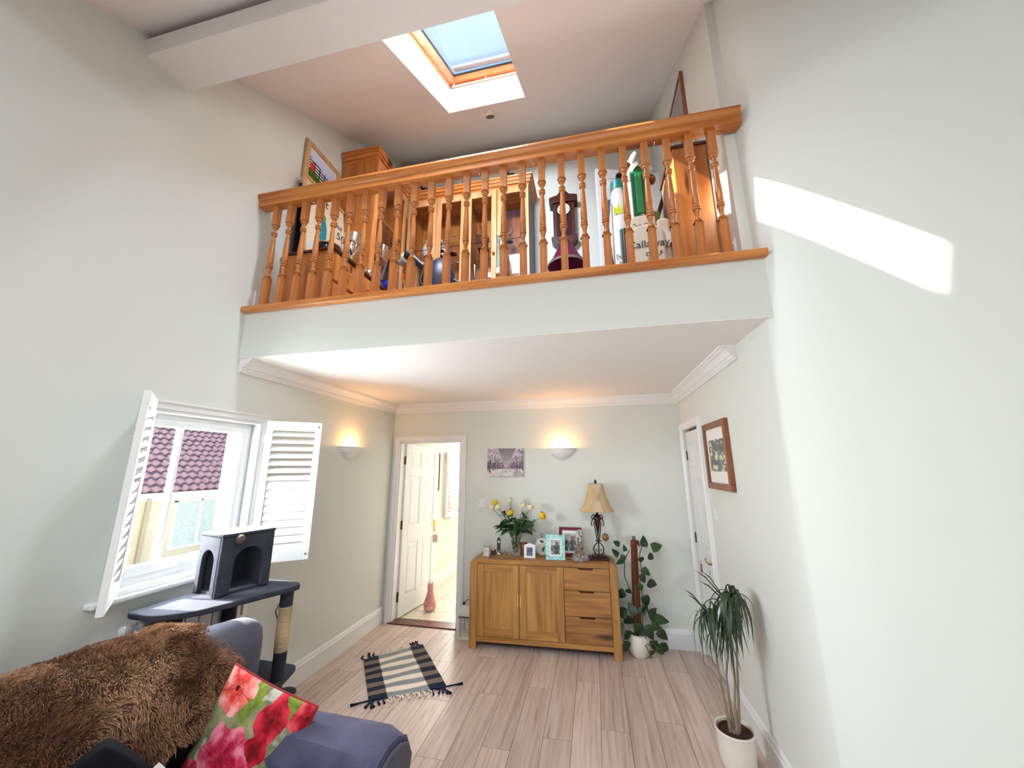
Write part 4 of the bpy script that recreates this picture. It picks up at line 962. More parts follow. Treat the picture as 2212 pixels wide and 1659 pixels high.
obj('bowl', MB().lathe([(.02, .065), (.06, .08), (.085, .14), (.08, .21), (.06, .245), (.057, .24), (.077, .21), (.082, .14), (.057, .085), (.001, .07)], seg=24), 'clear', gb, smooth=True)
framed('framed_picture', 'brown framed picture high on the right gallery wall, seen edge-on', 'picture', .46, .55, (XU-.004, 2.85, 4.56), (0, 0, -PI/2), 'walnut', .03, lambda U, V: (.45+.2*vnoise(U, V, 6, 6, 5), .46+.2*vnoise(U, V, 6, 6, 5), .46+.2*vnoise(U, V, 6, 6, 5)), mount=.02)
def stadium(U, V):
    n = vnoise(U, V, 40, 30, 9, 1)
    r = .55+.3*V; g = .72+.15*V; b = .95+0*U
    m_ = V < .72-.25*U; st_ = (np.sin(V*60) > 0); r = np.where(m_, np.where(st_, .78, .16)+.1*n, r); g = np.where(m_, np.where(st_, .78, .14)+.1*n, g); b = np.where(m_, np.where(st_, .82, .20)+.1*n, b)
    m2 = V < .30-.20*U; r = np.where(m2, .16+.1*n, r); g = np.where(m2, .34+.12*n, g); b = np.where(m2, .14, b)
    m3 = (np.hypot((U-.14)/.10, (V-.42)/.16) < 1); r = np.where(m3, .80, r); g = np.where(m3, .25, g); b = np.where(m3, .2, b)
    m4 = (np.abs(((U-.3)*5) % 1-.5) < .07) & m_ & ~m2; r = np.where(m4, .08, r); g = np.where(m4, .08, g); b = np.where(m4, .16, b)
    return r, g, b
framed('framed_picture', 'pale oak framed stadium picture on the left gallery wall', 'picture', .44, .40, (XL+.012, 2.545, 4.405), (0, 0, PI/2), 'lightoak', .045, stadium, 120, 100, mount=.012)

# ------------------------------------------------------------------ wall lights
def sconce(label, loc, rz):
    s_ = thing('wall_light', label, 'wall light', loc, rz, 'plaster uplighter wall lights')
    pr = [(.012, -.115), (.05, -.105), (.095, -.075), (.125, -.042), (.135, -.036), (.132, -.022), (.150, -.016), (.148, 0), (.165, .004), (.165, .014), (.150, .014), (.140, -.0), (.085, -.07), (.01, -.095)]
    obj('bowl', MB().lathe([(r, z) for r, z in pr], seg=28, ay=.62, a0=PI, a1=2*PI, cap=False), 'plaster', s_, smooth=True)
    obj('back_plate', MB().box(-.05, .05, -.012, 0, -.08, 0), 'plaster', s_)
    obj('bulb', MB().ball((0, -.045, -.02), .014, sc=(1, 1, 1.6)), glow('warm_bulb', (1, .50, .16, 1), 12), s_, smooth=True)
    ld = bpy.data.lights.new('bulb_light', 'POINT'); ld.energy = 3.2; ld.color = (1, .46, .13); ld.shadow_soft_size = .03
    lo = bpy.data.objects.new('bulb_light', ld); COL.objects.link(lo); lo.parent = s_; lo.location = (0, -.055, .012)
    return s_
sconce('plaster uplighter glowing on the left wall beside the window shutter', (XL, 3.345, 1.878), PI/2)
sconce('plaster uplighter glowing on the back wall right of the winter canvas', (-.342, YB, 1.873), 0)

# ------------------------------------------------------------------ back wall items
def winter(U, V):
    n = vnoise(U, V, 34, 26, 2, 3); n2 = vnoise(U, V, 5, 4, 4, 3)
    k = .48+.34*(1-V)*1.0+.10*(n2-.5); r = k*1.0; g = k*.95; b = k*.98
    left = (U < .5-(V-.28)*.27) & (V > .27); right = (U > .56+(V-.28)*.33) & (V > .27); crown = left | right
    t_ = .60+.30*(n-.45)*2.2+.10*(V-.3); r = np.where(crown, t_*1.05, r); g = np.where(crown, t_*.97, g); b = np.where(crown, t_*1.04, b)
    low = crown & (V < .50); r = np.where(low, r*.78, r); g = np.where(low, g*.72, g); b = np.where(low, b*.77, b)
    snow = V < .28; q_ = .80+.16*(vnoise(U, V, 8, 14, 6, 3)-.5)*2; r = np.where(snow, q_*1.0, r); g = np.where(snow, q_*.96, g); b = np.where(snow, q_*.97, b)
    path = snow & (np.abs(U-.80+(.28-V)*-.3) < .02+(.28-V)*.55) & (V < .25); r = np.where(path, r*.84, r); g = np.where(path, g*.81, g); b = np.where(path, b*.83, b)
    rail = (np.abs(V-.285) < .012); r = np.where(rail, .34, r); g = np.where(rail, .25, g); b = np.where(rail, .29, b)
    for x_, w_, b0, h_ in ((.07, .018, .13, .62), (.17, .010, .20, .50), (.22, .010, .20, .8), (.28, .009, .22, .55), (.34, .006, .24, .45), (.39, .004, .25, .40), (.02, .012, .20, .55), (.70, .004, .25, .42), (.76, .007, .24, .55), (.83, .011, .20, .72), (.91, .008, .22, .62), (.985, .012, .2, .98)):
        m_ = (np.abs(U-x_-.008*np.sin(V*14+x_*9)) < w_*(1.15-V)) & (V > b0) & (V < h_); r = np.where(m_, .17, r); g = np.where(m_, .10, g); b = np.where(m_, .13, b)
    for x_, y_, a_, l_ in ((.83, .6, .9, .10), (.83, .55, 2.2, .12), (.91, .5, 2.3, .08), (.91, .46, .8, .08), (.87, .95, -.9, .16), (.98, .86, 2.6, .12), (.07, .5, 1.0, .08), (.76, .45, 2.2, .07)):
        dx_, dy_ = U-x_, (V-y_)*.75; al = dx_*math.cos(a_)+dy_*math.sin(a_); pe = -dx_*math.sin(a_)+dy_*math.cos(a_); m_ = (al > 0) & (al < l_) & (np.abs(pe) < .005); r = np.where(m_, .25, r); g = np.where(m_, .17, g); b = np.where(m_, .20, b)
    return r, g, b
cv_ = thing('canvas_print', 'frameless winter avenue canvas on the back wall above the light switch', 'picture', (-.981, YB-.002, 1.738))
obj('canvas_edge', MB().box(-.208, .208, -.022, 0, -.155, .155), plain('mauve_canvas_edge', (.42, .36, .38, 1), .8), cv_)
art('print', .416, .31, 150, 112, winter, 'printedm', cv_, (0, -.0228, 0))
def switch(label, loc, rz):
    s_ = thing('light_switch', label, 'light switch', loc, rz)
    obj('plate', MB().box(-.043, .043, -.009, 0, -.043, .043), 'white', s_, bevel=.003); obj('rocker', MB().box(-.009, .009, -.013, -.008, -.014, .014), 'white', s_, bevel=.002)
    for x in (-.03, .03): obj('screw', MB().tube([(x, -.0105, 0), (x, -.008, 0)], .0035, 8), 'bronze', s_)
switch('white light switch on the back wall left of the flowers', (-1.253, YB, 1.291), 0)
switch('white light switch on the right wall beside the closed door', (XR, 3.33, 1.32), -PI/2)
def flowersketch(U, V):
    n = vnoise(U, V, 7, 7, 12, 5); m_ = n*.9+.35*vnoise(U, V, 36, 36, 13, 2)-.05
    k = np.clip((m_-.56)*6, 0, 1); base = .36; return base+k*.5, base+k*.5, base-.01+k*.40
framed('framed_picture', 'brown wooden framed etching on the right wall beside the closed door', 'picture', .53, .50, (XR-.003, 3.075, 1.765), (0, 0, -PI/2), 'walnut', .048, flowersketch, 90, 80, depth=.028, iw=.355, ih=.235, idz=.0)
tg = thing('hanging_tag', 'small pink and gold tag hanging from the open door handle', 'tag', (DX0+.30, YB+.80, .80))
tg.location = (-2.09, 4.86, .80)
obj('card', MB().box(-.035, .035, -.004, .004, -.075, .02), plain('pink_gold_tag', (.66, .50, .40, 1), .5, var=.4, nscale=60), tg, bevel=.003)
obj('loop', MB().tube([(-.02, 0, .02), (0, 0, .11), (.02, 0, .02)], .003, 5), 'pink', tg)
ds = thing('door_stop', 'pink floral fabric cat doorstop sitting against the open door', 'doorstop', (-2.03, 4.64, .0))
mb = MB().lathe([(.05, 0), (.075, .02), (.078, .06), (.062, .12), (.042, .18), (.034, .22), (.040, .25), (.034, .285), (.001, .30)], seg=18, ay=.8)
obj('body', mb, 'pink', ds, smooth=True)
for s_ in (-1, 1): obj('ear', MB().tube([(s_*.022, 0, .28), (s_*.03, 0, .315)], [.014, .002], 8), 'pink', ds, smooth=True)
obj('tail', MB().tube([(.05, -.03, .03), (.03, -.07, .03), (-.01, -.075, .035)], .022, 8), 'pink', ds, smooth=True); obj('hang_loop', MB().tube([(0, 0, .29), (-.008, 0, .34)], .006, 6), 'cream', ds)

# ------------------------------------------------------------------ sideboard
SBX, SBY, SBR = -.545, 3.83, 0.0
sb = thing('sideboard', 'oak sideboard with two panel doors and three drawers against the back wall', 'sideboard', (SBX, SBY, 0), math.radians(1.6))
hw_, ht, dp = .712, .795, .345
def arc(cx, cz, r, a0, a1, n=8): return [(cx+r*math.cos(a0+(a1-a0)*i/n), cz+r*math.sin(a0+(a1-a0)*i/n)) for i in range(n+1)]
LW = .074
for s_ in (-1, 1):
    o = [(s_*hw_, 0)]+[(s_*x, z) for x, z in arc(hw_-.055, ht-.055, .055, 0, PI/2)]+[(s_*(hw_-LW), ht), (s_*(hw_-LW), 0)]
    if s_ < 0: o = o[::-1]
    obj('leg', MB().prism(o, 0, dp, 'y'), 'oak', sb, bevel=.004)
obj('top', MB().box(-hw_+LW+.001, hw_-LW-.001, 0, dp, ht-.042, ht), 'oakh', sb, bevel=.003)
obj('bottom_rail', MB().box(-hw_+LW, hw_-LW, .0, .022, .065, .108), 'oakh', sb, bevel=.002)
obj('carcass', MB().box(-hw_+LW, hw_-LW, .03, dp-.01, .07, ht-.04), 'mahog', sb)
x_a, x_b, x_c, x_d = -hw_+LW+.003, -.216, .213, hw_-LW-.003; zb_, zt_ = .112, ht-.046
def frame_door(x0, x1, hx):
    st_ = .062
    d_ = obj('door', MB().box(x0+st_, x1-st_, .010, .02, zb_+.068, zt_-.062), 'oak', sb)
    for a, b_, m_ in (((x0, x0+st_), (zb_, zt_), 'oak'), ((x1-st_, x1), (zb_, zt_), 'oak')):
        obj('stile', MB().box(a[0], a[1], .001, .024, *b_), m_, d_, bevel=.0015)
    for z0, z1 in ((zb_, zb_+.068), (zt_-.062, zt_)): obj('rail', MB().box(x0+st_+.0012, x1-st_-.0012, .002, .024, z0, z1), 'oakh', d_, bevel=.0015)
    obj('handle', MB().lathe([(.001, -.055), (.007, -.052), (.0085, -.04), (.0085, .04), (.007, .052), (.001, .055)], c=(hx, .0, .435), seg=12, ay=.7), wood('pale_oak_handle', srgb(222, 172, 104), srgb(190, 136, 72), (30, 30, 3)), d_, smooth=True)
frame_door(x_a, x_b-.0025, x_b-.012); frame_door(x_b+.0025, x_c-.0025, x_b+.014)
zs = [zb_, .334, .552, zt_]
for k in range(3):
    z0, z1 = zs[k]+(.0025 if k else 0), zs[k+1]-.0025 if k < 2 else zs[k+1]
    xn0, xn1 = x_c+.13, x_c+.27
    pts = [(x_c+.0025, z0), (x_d, z0), (x_d, z1), (xn1+.012, z1), (xn1, z1-.016), (xn0+.02, z1-.016), (xn0, z1), (x_c+.0025, z1)]
    obj('drawer', MB().prism(pts, .001, .022, 'y'), 'oakd', sb, bevel=.0015)

TT = .796
def on_sb(u, v, t=TT):    # helper: sideboard top position from local x / depth
    return (SBX+u, SBY+v, t)
# vase with roses
vs_ = thing('vase', 'cut crystal trumpet vase holding yellow and cream roses on the sideboard', 'vase', (-.832, 4.03, TT))
obj('body', MB().lathe([(.052, 0), (.050, .008), (.030, .022), (.020, .04), (.034, .055), (.040, .09), (.048, .14), (.062, .20), (.077, .255), (.074, .255), (.058, .20), (.044, .14), (.035, .09), (.028, .062), (.001, .055)], seg=32), 'crystal', vs_, smooth=True)
obj('water', MB().lathe([(.001, .060), (.026, .064), (.033, .09), (.041, .13), (.001, .13)], seg=20), 'water', vs_, smooth=True)
LEAFM = None
def leaf_mesh(w, l, fold=.25, droop=.3, n=6, tip=1.6):
    mb = MB(); vs = []
    for i in range(n+1):
        t_ = i/n; ww = w*math.sin(PI*min(1, t_**.75))*.5 if 0 < t_ < 1 else 0
        z = -droop*l*t_*t_; y = l*t_
        vs += [(-ww, y, z+fold*ww), (0, y, z), (ww, y, z+fold*ww)]
    fs = []
    for i in range(n):
        a = i*3; fs += [(a, a+1, a+4, a+3), (a+1, a+2, a+5, a+4)]
    return mb.add(vs, fs)
roseleaf = leaf_mesh(.040, .055)
BVAL = [(-.235, .45, 'ivory', .030), (-.205, .495, 'yellow', .030), (-.165, .455, 'ivory', .030), (-.055, .515, 'ivory', .030), (-.045, .385, 'yellow', .034), (.085, .475, 'ivory', .028), (.150, .455, 'ivory', .030), (.255, .375, 'yellow', .036)]
wh = ['far left of the bouquet', 'top left of the bouquet', 'left, just beside the orange bud', 'top centre of the bouquet', 'centre front of the bouquet', 'right of centre, near the top', 'upper right of the bouquet', 'far right, leaning out on its own']
rl = None; bl = {}
for i, (dx, dz_, c, r) in enumerate(BVAL):
    cn = 'golden yellow' if c == 'yellow' else 'pale cream'
    rs_ = thing('rose', cn+' rose '+wh[i], 'rose', (-.832, 4.03, TT+.07), group=None)
    hd = Vector((dx, -.03+.02*math.sin(i*2.1), dz_-.07)); midp = Vector((dx*.25, 0, (dz_-.07)*.5))
    obj('stem', MB().tube([(dx*.04, 0, 0), midp, hd], [.003, .003, .0025], 6), 'leaf', rs_, smooth=True)
    dirn = (hd-midp).normalized()
    r *= 1.18
    T = Matrix.Translation(hd) @ dirn.to_track_quat('Z', 'Y').to_matrix().to_4x4()
    mb = MB()
    for lay, (k_, rr, ht_) in enumerate(((3, .35, 1.1), (4, .62, 1.0), (5, .9, .8))):
        for p in range(k_):
            a0_ = 2*PI*p/k_+lay*.5; vs = []
            for q_ in range(4):
                for w_ in range(4):
                    a_ = a0_+(w_/3-.5)*2*PI/k_*1.35; zt = q_/3; rad = r*rr*(.35+.8*math.sin(zt*PI*.62)); vs.append((rad*math.cos(a_), rad*math.sin(a_), r*1.5*ht_*zt))
            mb.add(vs, [(q_*4+w_, q_*4+w_+1, q_*4+w_+5, q_*4+w_+4) for q_ in range(3) for w_ in range(3)], T=T)
    mb.ball((0, 0, r*.55), r*.5, 10, 6, T=T)
    obj('bloom', mb, c, rs_, smooth=True)
    mb = MB()
    for p in range(5):
        a_ = 2*PI*p/5; mb.add([(0, .004, 0), (0, -.004, 0), (r*.95, 0, r*.35)], [(0, 1, 2)], T=T @ Matrix.Rotation(a_, 4, 'Z'))
    obj('sepals', mb, 'leaf', rs_)
    for k in range(7):
        t_ = random.uniform(.38, .9); p0 = midp.lerp(hd, max(0, (t_-.5)*2)) if t_ > .5 else Vector((0, 0, 0)).lerp(midp, t_*2)
        if t_ > .8 and k % 2: t_ = .6
        rz = random.uniform(0, 2*PI); rxx = random.uniform(-.7, .5)
        if rl is None: rl = obj('leaf', roseleaf, 'leaf', rs_, tuple(p0), rot=(rxx, 0, rz), smooth=True)
        else: dupmesh(rl, tuple(p0+Vector((math.cos(rz)*.01, math.sin(rz)*.01, .01))), (rxx, random.uniform(-.5, .5), rz), rs_, (1.1,)*3)
gs = thing('foliage_spray', 'dark green leafy spray filling the lower part of the bouquet', 'foliage', (-.832, 4.03, TT+.22))
for k in range(60):
    a_ = random.uniform(0, 2*PI); e_ = random.uniform(.15, 1.2); rr = random.uniform(.05, .15)
    p0 = Vector((math.cos(a_)*math.cos(e_)*rr*1.25, math.sin(a_)*math.cos(e_)*rr*.7, math.sin(e_)*rr+.0))
    dupmesh(rl, tuple(p0), (random.uniform(-.5, .6), random.uniform(-.4, .4), a_-PI/2), gs, (1.75,)*3)
obj('stem', MB().tube([(0, 0, -.14), (.01, 0, .06)], .012, 6), 'leaf', gs)
obj('drooping_stem', MB().tube([(.03, -.02, .05), (.12, -.04, .05), (.18, -.04, .0)], [.004, .006, .002], 6), 'leaf', gs, smooth=True)

# table lamp
lp = thing('table_lamp', 'wrought iron table lamp with a flared gold shade at the right of the sideboard', 'lamp', (.008, 4.03, TT), math.radians(4))
obj('base', MB().box(-.093, .093, -.07, .07, 0, .022).box(-.07, .07, -.05, .05, .022, .036), 'iron', lp, bevel=.006)
mb = MB()
for s_ in (-1, 1):
    mb.tube([(s_*.012, 0, .035), (s_*.045, 0, .06), (s_*.050, 0, .10), (s_*.03, 0, .135), (s_*.008, 0, .155), (s_*.012, 0, .175), (s_*.03, 0, .165)], .0055, 8)
    mb.tube([(s_*.045, 0, .075), (s_*.022, 0, .095), (s_*.014, 0, .075), (s_*.026, 0, .066)], .004, 6)
    mb.tube([(s_*.010, 0, .16), (s_*.022, 0, .25), (s_*.036, 0, .345)], .005, 8)
    mb.tube([(s_*.012, 0, .40), (s_*.040, 0, .415), (s_*.056, 0, .395), (s_*.05, 0, .368), (s_*.034, 0, .378), (s_*.04, 0, .395)], .005, 8)
    mb.tube([(s_*.02, 0, .40), (s_*.052, 0, .36), (s_*.062, 0, .33), (s_*.056, 0, .31), (s_*.05, 0, .318)], .0055, 8)
mb.tube([(0, 0, .03), (0, 0, .46)], .006, 8)
obj('scrollwork', mb, 'iron', lp, smooth=True)
obj('urn', MB().lathe([(.006, .20), (.012, .26), (.026, .33), (.034, .37), (.03, .395), (.034, .40), (.012, .425), (.012, .46)], seg=16), plain('dark_red_bronze', (.05, .010, .010, 1), .35, metal=.4), lp, smooth=True)
mb = MB(); vs = []; prs = [(.076, .715), (.086, .66), (.10, .60), (.125, .53), (.158, .475), (.174, .455)]; seg = 48
for r, z in prs:
    for k in range(seg):
        a = 2*PI*k/seg; c_, s__ = math.cos(a), math.sin(a); n_ = (abs(c_)**3+abs(s__)**3)**(-1/3); rr = r*n_*.95
        vs.append((rr*c_, rr*s__*.8, z))
obj('lamp_shade', MB().add(vs, [(j*seg+k, j*seg+(k+1) % seg, (j+1)*seg+(k+1) % seg, (j+1)*seg+k) for j in range(len(prs)-1) for k in range(seg)]), 'shade', lp, smooth=True)
mb = MB(); rows = []
for j, (r, z) in enumerate(prs):
    t_ = j/(len(prs)-1); hwid = .016+abs(t_-.42)*.075; row = []
    for k in range(25):
        u_ = -1+2*k/24; xx = u_*hwid+.004; yy = -r*.95*.8*1.0-.004-(.003 if k % 2 else 0); row.append((xx, yy, z))
    rows.append(row)
mb.add([p for r_ in rows for p in r_], [(j*25+k, j*25+k+1, (j+1)*25+k+1, (j+1)*25+k) for j in range(len(prs)-1) for k in range(24)])
obj('pleated_panel', mb, 'pleat', lp)
for (r, z) in (prs[0], prs[-1]):
    pts = []
    for k in range(seg+1):
        a = 2*PI*k/seg; c_, s__ = math.cos(a), math.sin(a); n_ = (abs(c_)**3+abs(s__)**3)**(-1/3); rr = r*n_*.955; pts.append((rr*c_, rr*s__*.8, z))
    obj('shade_trim', MB().tube(pts, .004, 6), 'shade', lp, smooth=True)
obj('finial', MB().lathe([(.004, .715), (.012, .725), (.013, .742), (.006, .755), (.001, .762)], seg=12), 'black', lp, smooth=True)
obj('cable', MB().tube([(-.09, .03, .008), (-.13, .02, .03), (-.17, .0, .03), (-.20, -.02, .004)], .0035, 6), 'black', lp, smooth=True)
simple('pine_cone_ornament', 'small gold pine cone ornament hanging on the right of the table lamp', 'ornament', MB().ball((0, 0, 0), .034, 10, 8, sc=(1, .9, 1.1)).tube([(0, 0, .03), (-.01, 0, .14)], .0015, 4), plain('gold_brown', (.30, .15, .04, 1), .45, metal=.4, var=.6, nscale=60, bmp=1, bscale=60), (.078, 4.02, TT+.205))

def bwphoto(seed):
    def f(U, V):
        n = vnoise(U, V, 6, 7, seed, 4); k = np.clip((n-.3)*1.9, 0, 1); k = np.where(V > .62, k*.3+.62, k)
        k = np.where((np.abs(U-.68) < .16) & (V > .08) & (V < .85), k*.45, k); return .12+.72*k, .12+.71*k, .12+.69*k
    return f
framed('photo_frame', 'large dark red photo frame with black and white photo at the back of the sideboard', 'photo frame', .232, .275, (-.272, 4.105, TT+.138), (math.radians(-6), 0, 0), 'mat_red', .030, bwphoto(21), 60, 70, depth=.015, iw=.118, ih=.165, mountmat='paper', idz=-.006)
mp = 'printedm'
def aqua(U, V):
    n = vnoise(U, V, 7, 9, 31, 3); n2 = vnoise(U, V, 30, 38, 33, 2)
    r = .66+.25*(n-.5); g = .88+.12*(n-.5); b = .87+.12*(n-.5)
    d_ = n2 > .70; r = np.where(d_, .35, r); g = np.where(d_, .55, g); b = np.where(d_, .62, b)
    for cx, cy_, s_ in ((.14, .86, .06), (.80, .95, .07), (.90, .62, .05), (.12, .12, .09), (.28, .05, .07), (.88, .22, .06), (.86, .10, .05)):
        for sg_ in (-1, 1):
            m_ = ((U-cx-sg_*s_*.5)/(s_*.55))**2+((V-cy_-.3*s_)/(s_*.42))**2; rim = (m_ < 1) & (m_ > .55); fill = m_ <= .55
            r = np.where(rim, .10, np.where(fill, .72, r)); g = np.where(rim, .12, np.where(fill, .80, g)); b = np.where(rim, .14, np.where(fill, .76, b))
    return r, g, b
bf = thing('photo_frame', 'pale turquoise butterfly photo frame standing at the front of the sideboard', 'photo frame', (-.412, 3.925, TT+.114), rot=(math.radians(-7), 0, math.radians(3)))
obj('board', MB().box(-.095, .095, -.004, .012, -.114, .114), 'teal', bf, bevel=.002)
art('decorated_face', .19, .228, 110, 130, aqua, 'printedm', bf, (0, -.0045, 0))
obj('inner_mount', MB().box(-.058, .058, -.0065, -.004, -.078, .078), 'whitef', bf, bevel=.001)
art('print', .092, .132, 50, 60, bwphoto(44), 'photo', bf, (0, -.0068, 0))
wf = thing('photo_frame', 'small white arched photo frame between the vase and the turquoise frame', 'photo frame', (-.672, 3.935, TT), rot=(math.radians(-7), 0, math.radians(-2)))
o = [(-.058, 0), (.058, 0), (.058, .115)]+[(.058-.020*i/3, .115+.012*math.sin(i/3*PI/2)) for i in range(1, 4)]+[(.022*math.cos(a), .128+.012*math.sin(a)) for a in (PI*.1, PI*.3, PI*.5, PI*.7, PI*.9)]+[(-.058+.020*i/3, .115+.012*math.sin(i/3*PI/2)) for i in (3, 2, 1)]+[(-.058, .115)]
obj('frame', MB().prism(o, -.008, .008, 'y'), 'whitef', wf, bevel=.002)
obj('inner_rim', MB().box(-.038, .038, -.0095, -.008, .016, .104), 'silver', wf)
art('print', .058, .076, 30, 40, lambda U, V: (.18+.45*vnoise(U, V, 4, 5, 8, 3)*(1-abs(U-.5)), .22+.45*vnoise(U, V, 4, 5, 8, 3)*(1-abs(U-.5)), .34+.5*vnoise(U, V, 4, 5, 8, 3)*(1-abs(U-.5))), 'photo', wf, (0, -.0098, .06))
dk = thing('decanter', 'cut crystal ships decanter with a silver collar and round stopper on the sideboard', 'decanter', (-.172, 3.955, TT))
obj('body', MB().lathe([(.085, 0), (.092, .004), (.090, .014), (.070, .045), (.048, .085), (.032, .125), (.023, .160), (.021, .18), (.001, .18)], seg=36), 'crystal', dk, smooth=True)
obj('collar', MB().lathe([(.021, .165), (.024, .17), (.022, .19), (.027, .207), (.021, .209)], seg=24), 'silver', dk, smooth=True)
obj('stopper', MB().lathe([(.010, .205), (.010, .218), (.024, .232), (.031, .252), (.024, .274), (.010, .282), (.001, .283)], seg=14), 'crystal', dk)
pt_ = thing('decorative_plate', 'cream plate with bird decoration and twig behind the turquoise frame', 'plate', (-.555, 4.08, TT+.085), rot=(math.radians(-10), 0, 0))
obj('plate', MB().tube([(0, .006, 0), (0, -.006, 0)], .083, 32), plain('ivory_ceramic', (.58, .54, .46, 1), .3, var=.1), pt_, smooth=True)
obj('bird', MB().ball((-.03, -.012, .04), .026, sc=(1.2, .4, .8)).ball((-.05, -.012, .055), .014, sc=(1, .5, 1)), 'whitev', pt_, smooth=True)
obj('bird_wing', MB().ball((-.018, -.018, .046), .018, sc=(1.3, .3, .6)), 'black', pt_, smooth=True)
obj('leaf_motif', MB().ball((.0, -.008, -.03), .014, sc=(.7, .2, 1.6)).ball((.012, -.008, -.012), .010, sc=(.7, .2, 1.6)), 'leaf', pt_, smooth=True)
obj('twig', MB().tube([(.0, 0, .07), (-.02, 0, .10), (.0, 0, .115), (-.035, 0, .13)], .003, 5).tube([(-.02, 0, .10), (-.04, 0, .105)], .002, 5), 'iron', pt_, smooth=True)
cn_ = thing('carved_candle', 'brown patterned candle jar between the vase and the white frame', 'candle', (-.755, 4.07, TT))
obj('jar', MB().lathe([(.036, 0), (.038, .005), (.038, .115), (.034, .12)], seg=20), 'brown', cn_, smooth=True); obj('wick', MB().tube([(0, 0, .12), (0, 0, .13)], .002, 5), 'cream', cn_)
cc = thing('carriage_clock', 'small silver carriage clock at the left front of the sideboard', 'clock', (-1.118, 3.94, TT), math.radians(-6))
obj('base', MB().box(-.036, .036, -.026, .026, 0, .010), 'silver', cc, bevel=.002); obj('roof', MB().box(-.034, .034, -.024, .024, .090, .100), 'silver', cc, bevel=.002)
obj('face', MB().box(-.025, .025, -.018, .018, .010, .090), 'lcd', cc)
for s_ in (-1, 1):
    for t_ in (-1, 1): obj('pillar', MB().tube([(s_*.029, t_*.02, .010), (s_*.029, t_*.02, .090)], .004, 8), plain('rose_gold_clock', (.70, .52, .40, 1), .3, metal=.6), cc, smooth=True)
obj('hand', MB().box(-.001, .006, -.0195, -.018, .052, .060), 'teal', cc)
tl_ = thing('tealight_holder', 'low dark glass tealight holder behind the carriage clock', 'candle holder', (-1.075, 4.02, TT))
obj('cup', MB().lathe([(.026, 0), (.034, .01), (.034, .045), (.030, .045), (.028, .012)], seg=20), plain('smoky_glass', (.10, .07, .07, 1), .15), tl_, smooth=True)
obj('candle', MB().tube([(0, 0, .02), (0, 0, .065)], .02, 14), plain('pink_wax', (.85, .42, .36, 1), .5), tl_, smooth=True)
ph = thing('cordless_phone', 'silver cordless phone upright in its charging cradle on the sideboard', 'phone', (-1.018, 4.05, TT))
obj('cradle', MB().lathe([(.045, 0), (.047, .006), (.040, .02), (.028, .028)], seg=24), 'silver', ph, smooth=True)
obj('handset', MB().prism([(-.021, .01), (.021, .01), (.023, .12), (.018, .158), (.010, .167), (-.010, .167), (-.018, .158), (-.023, .12)], -.010, .012, 'y'), 'silver', ph, bevel=.004)
obj('screen_surround', MB().box(-.019, .019, -.0125, -.010, .100, .145), 'black', ph); obj('screen', MB().box(-.012, .012, -.0135, -.0125, .110, .132), 'lcd', ph)
kb = None
for r in range(6):
    for c in range(3):
        if kb is None: kb = obj('key', MB().box(-.004, .004, -.0125, -.010, -.0035, .0035), 'black', ph, (-.012, 0, .034))
        else: dupmesh(kb, (-.012+c*.012, 0, .034+r*.0105), None, ph)
obj('cable', MB().tube([(.04, 0, .006), (.07, -.03, .03), (.085, -.045, .03), (.095, -.06, .004)], .003, 6), 'black', ph, smooth=True)
gf = thing('glass_photo_block', 'clear glass block standing behind the vase on the sideboard', 'ornament', (-.925, 4.09, TT), math.radians(3))
obj('block', MB().box(-.045, .045, -.007, .007, 0, .105), 'clear', gf, bevel=.002)
obj('foot', MB().box(-.048, .048, -.012, .012, 0, .006), 'silver', gf)
rd = thing('lantern', 'distressed white wooden lantern on the floor between the doorway and the sideboard', 'lantern', (-1.335, 4.05, 0), math.radians(2))
dw = plain('distressed_white_wood', (.66, .62, .56, 1), .8, var=.4, nscale=30); M['dw'] = dw
obj('base', MB().box(-.10, .10, -.09, .09, 0, .03), 'dw', rd, bevel=.003); obj('top', MB().box(-.10, .10, -.09, .09, .215, .245), 'dw', rd, bevel=.003)
for s_ in (-1, 1):
    for t_ in (-1, 1): obj('post', MB().box(s_*.085-.013, s_*.085+.013, t_*.075-.012, t_*.075+.012, .03, .215), 'dw', rd)
obj('roof', MB().add([(-.1, -.09, .245), (.1, -.09, .245), (.1, .09, .245), (-.1, .09, .245), (-.06, -.05, .30), (.06, -.05, .30), (.06, .05, .30), (-.06, .05, .30)], [(4, 5, 6, 7), (0, 1, 5, 4), (1, 2, 6, 5), (2, 3, 7, 6), (3, 0, 4, 7)]), 'dw', rd)
obj('handle', MB().ring((0, 0, .30), .045, .004, axis='y', a0=0, a1=PI, seg=12).ball((-.05, -.03, .315), .014), 'black', rd, smooth=True)
obj('glazing_bar', MB().box(-.09, .09, -.09, -.084, .20, .207).box(.03, .036, -.09, -.084, .03, .2), 'black', rd)

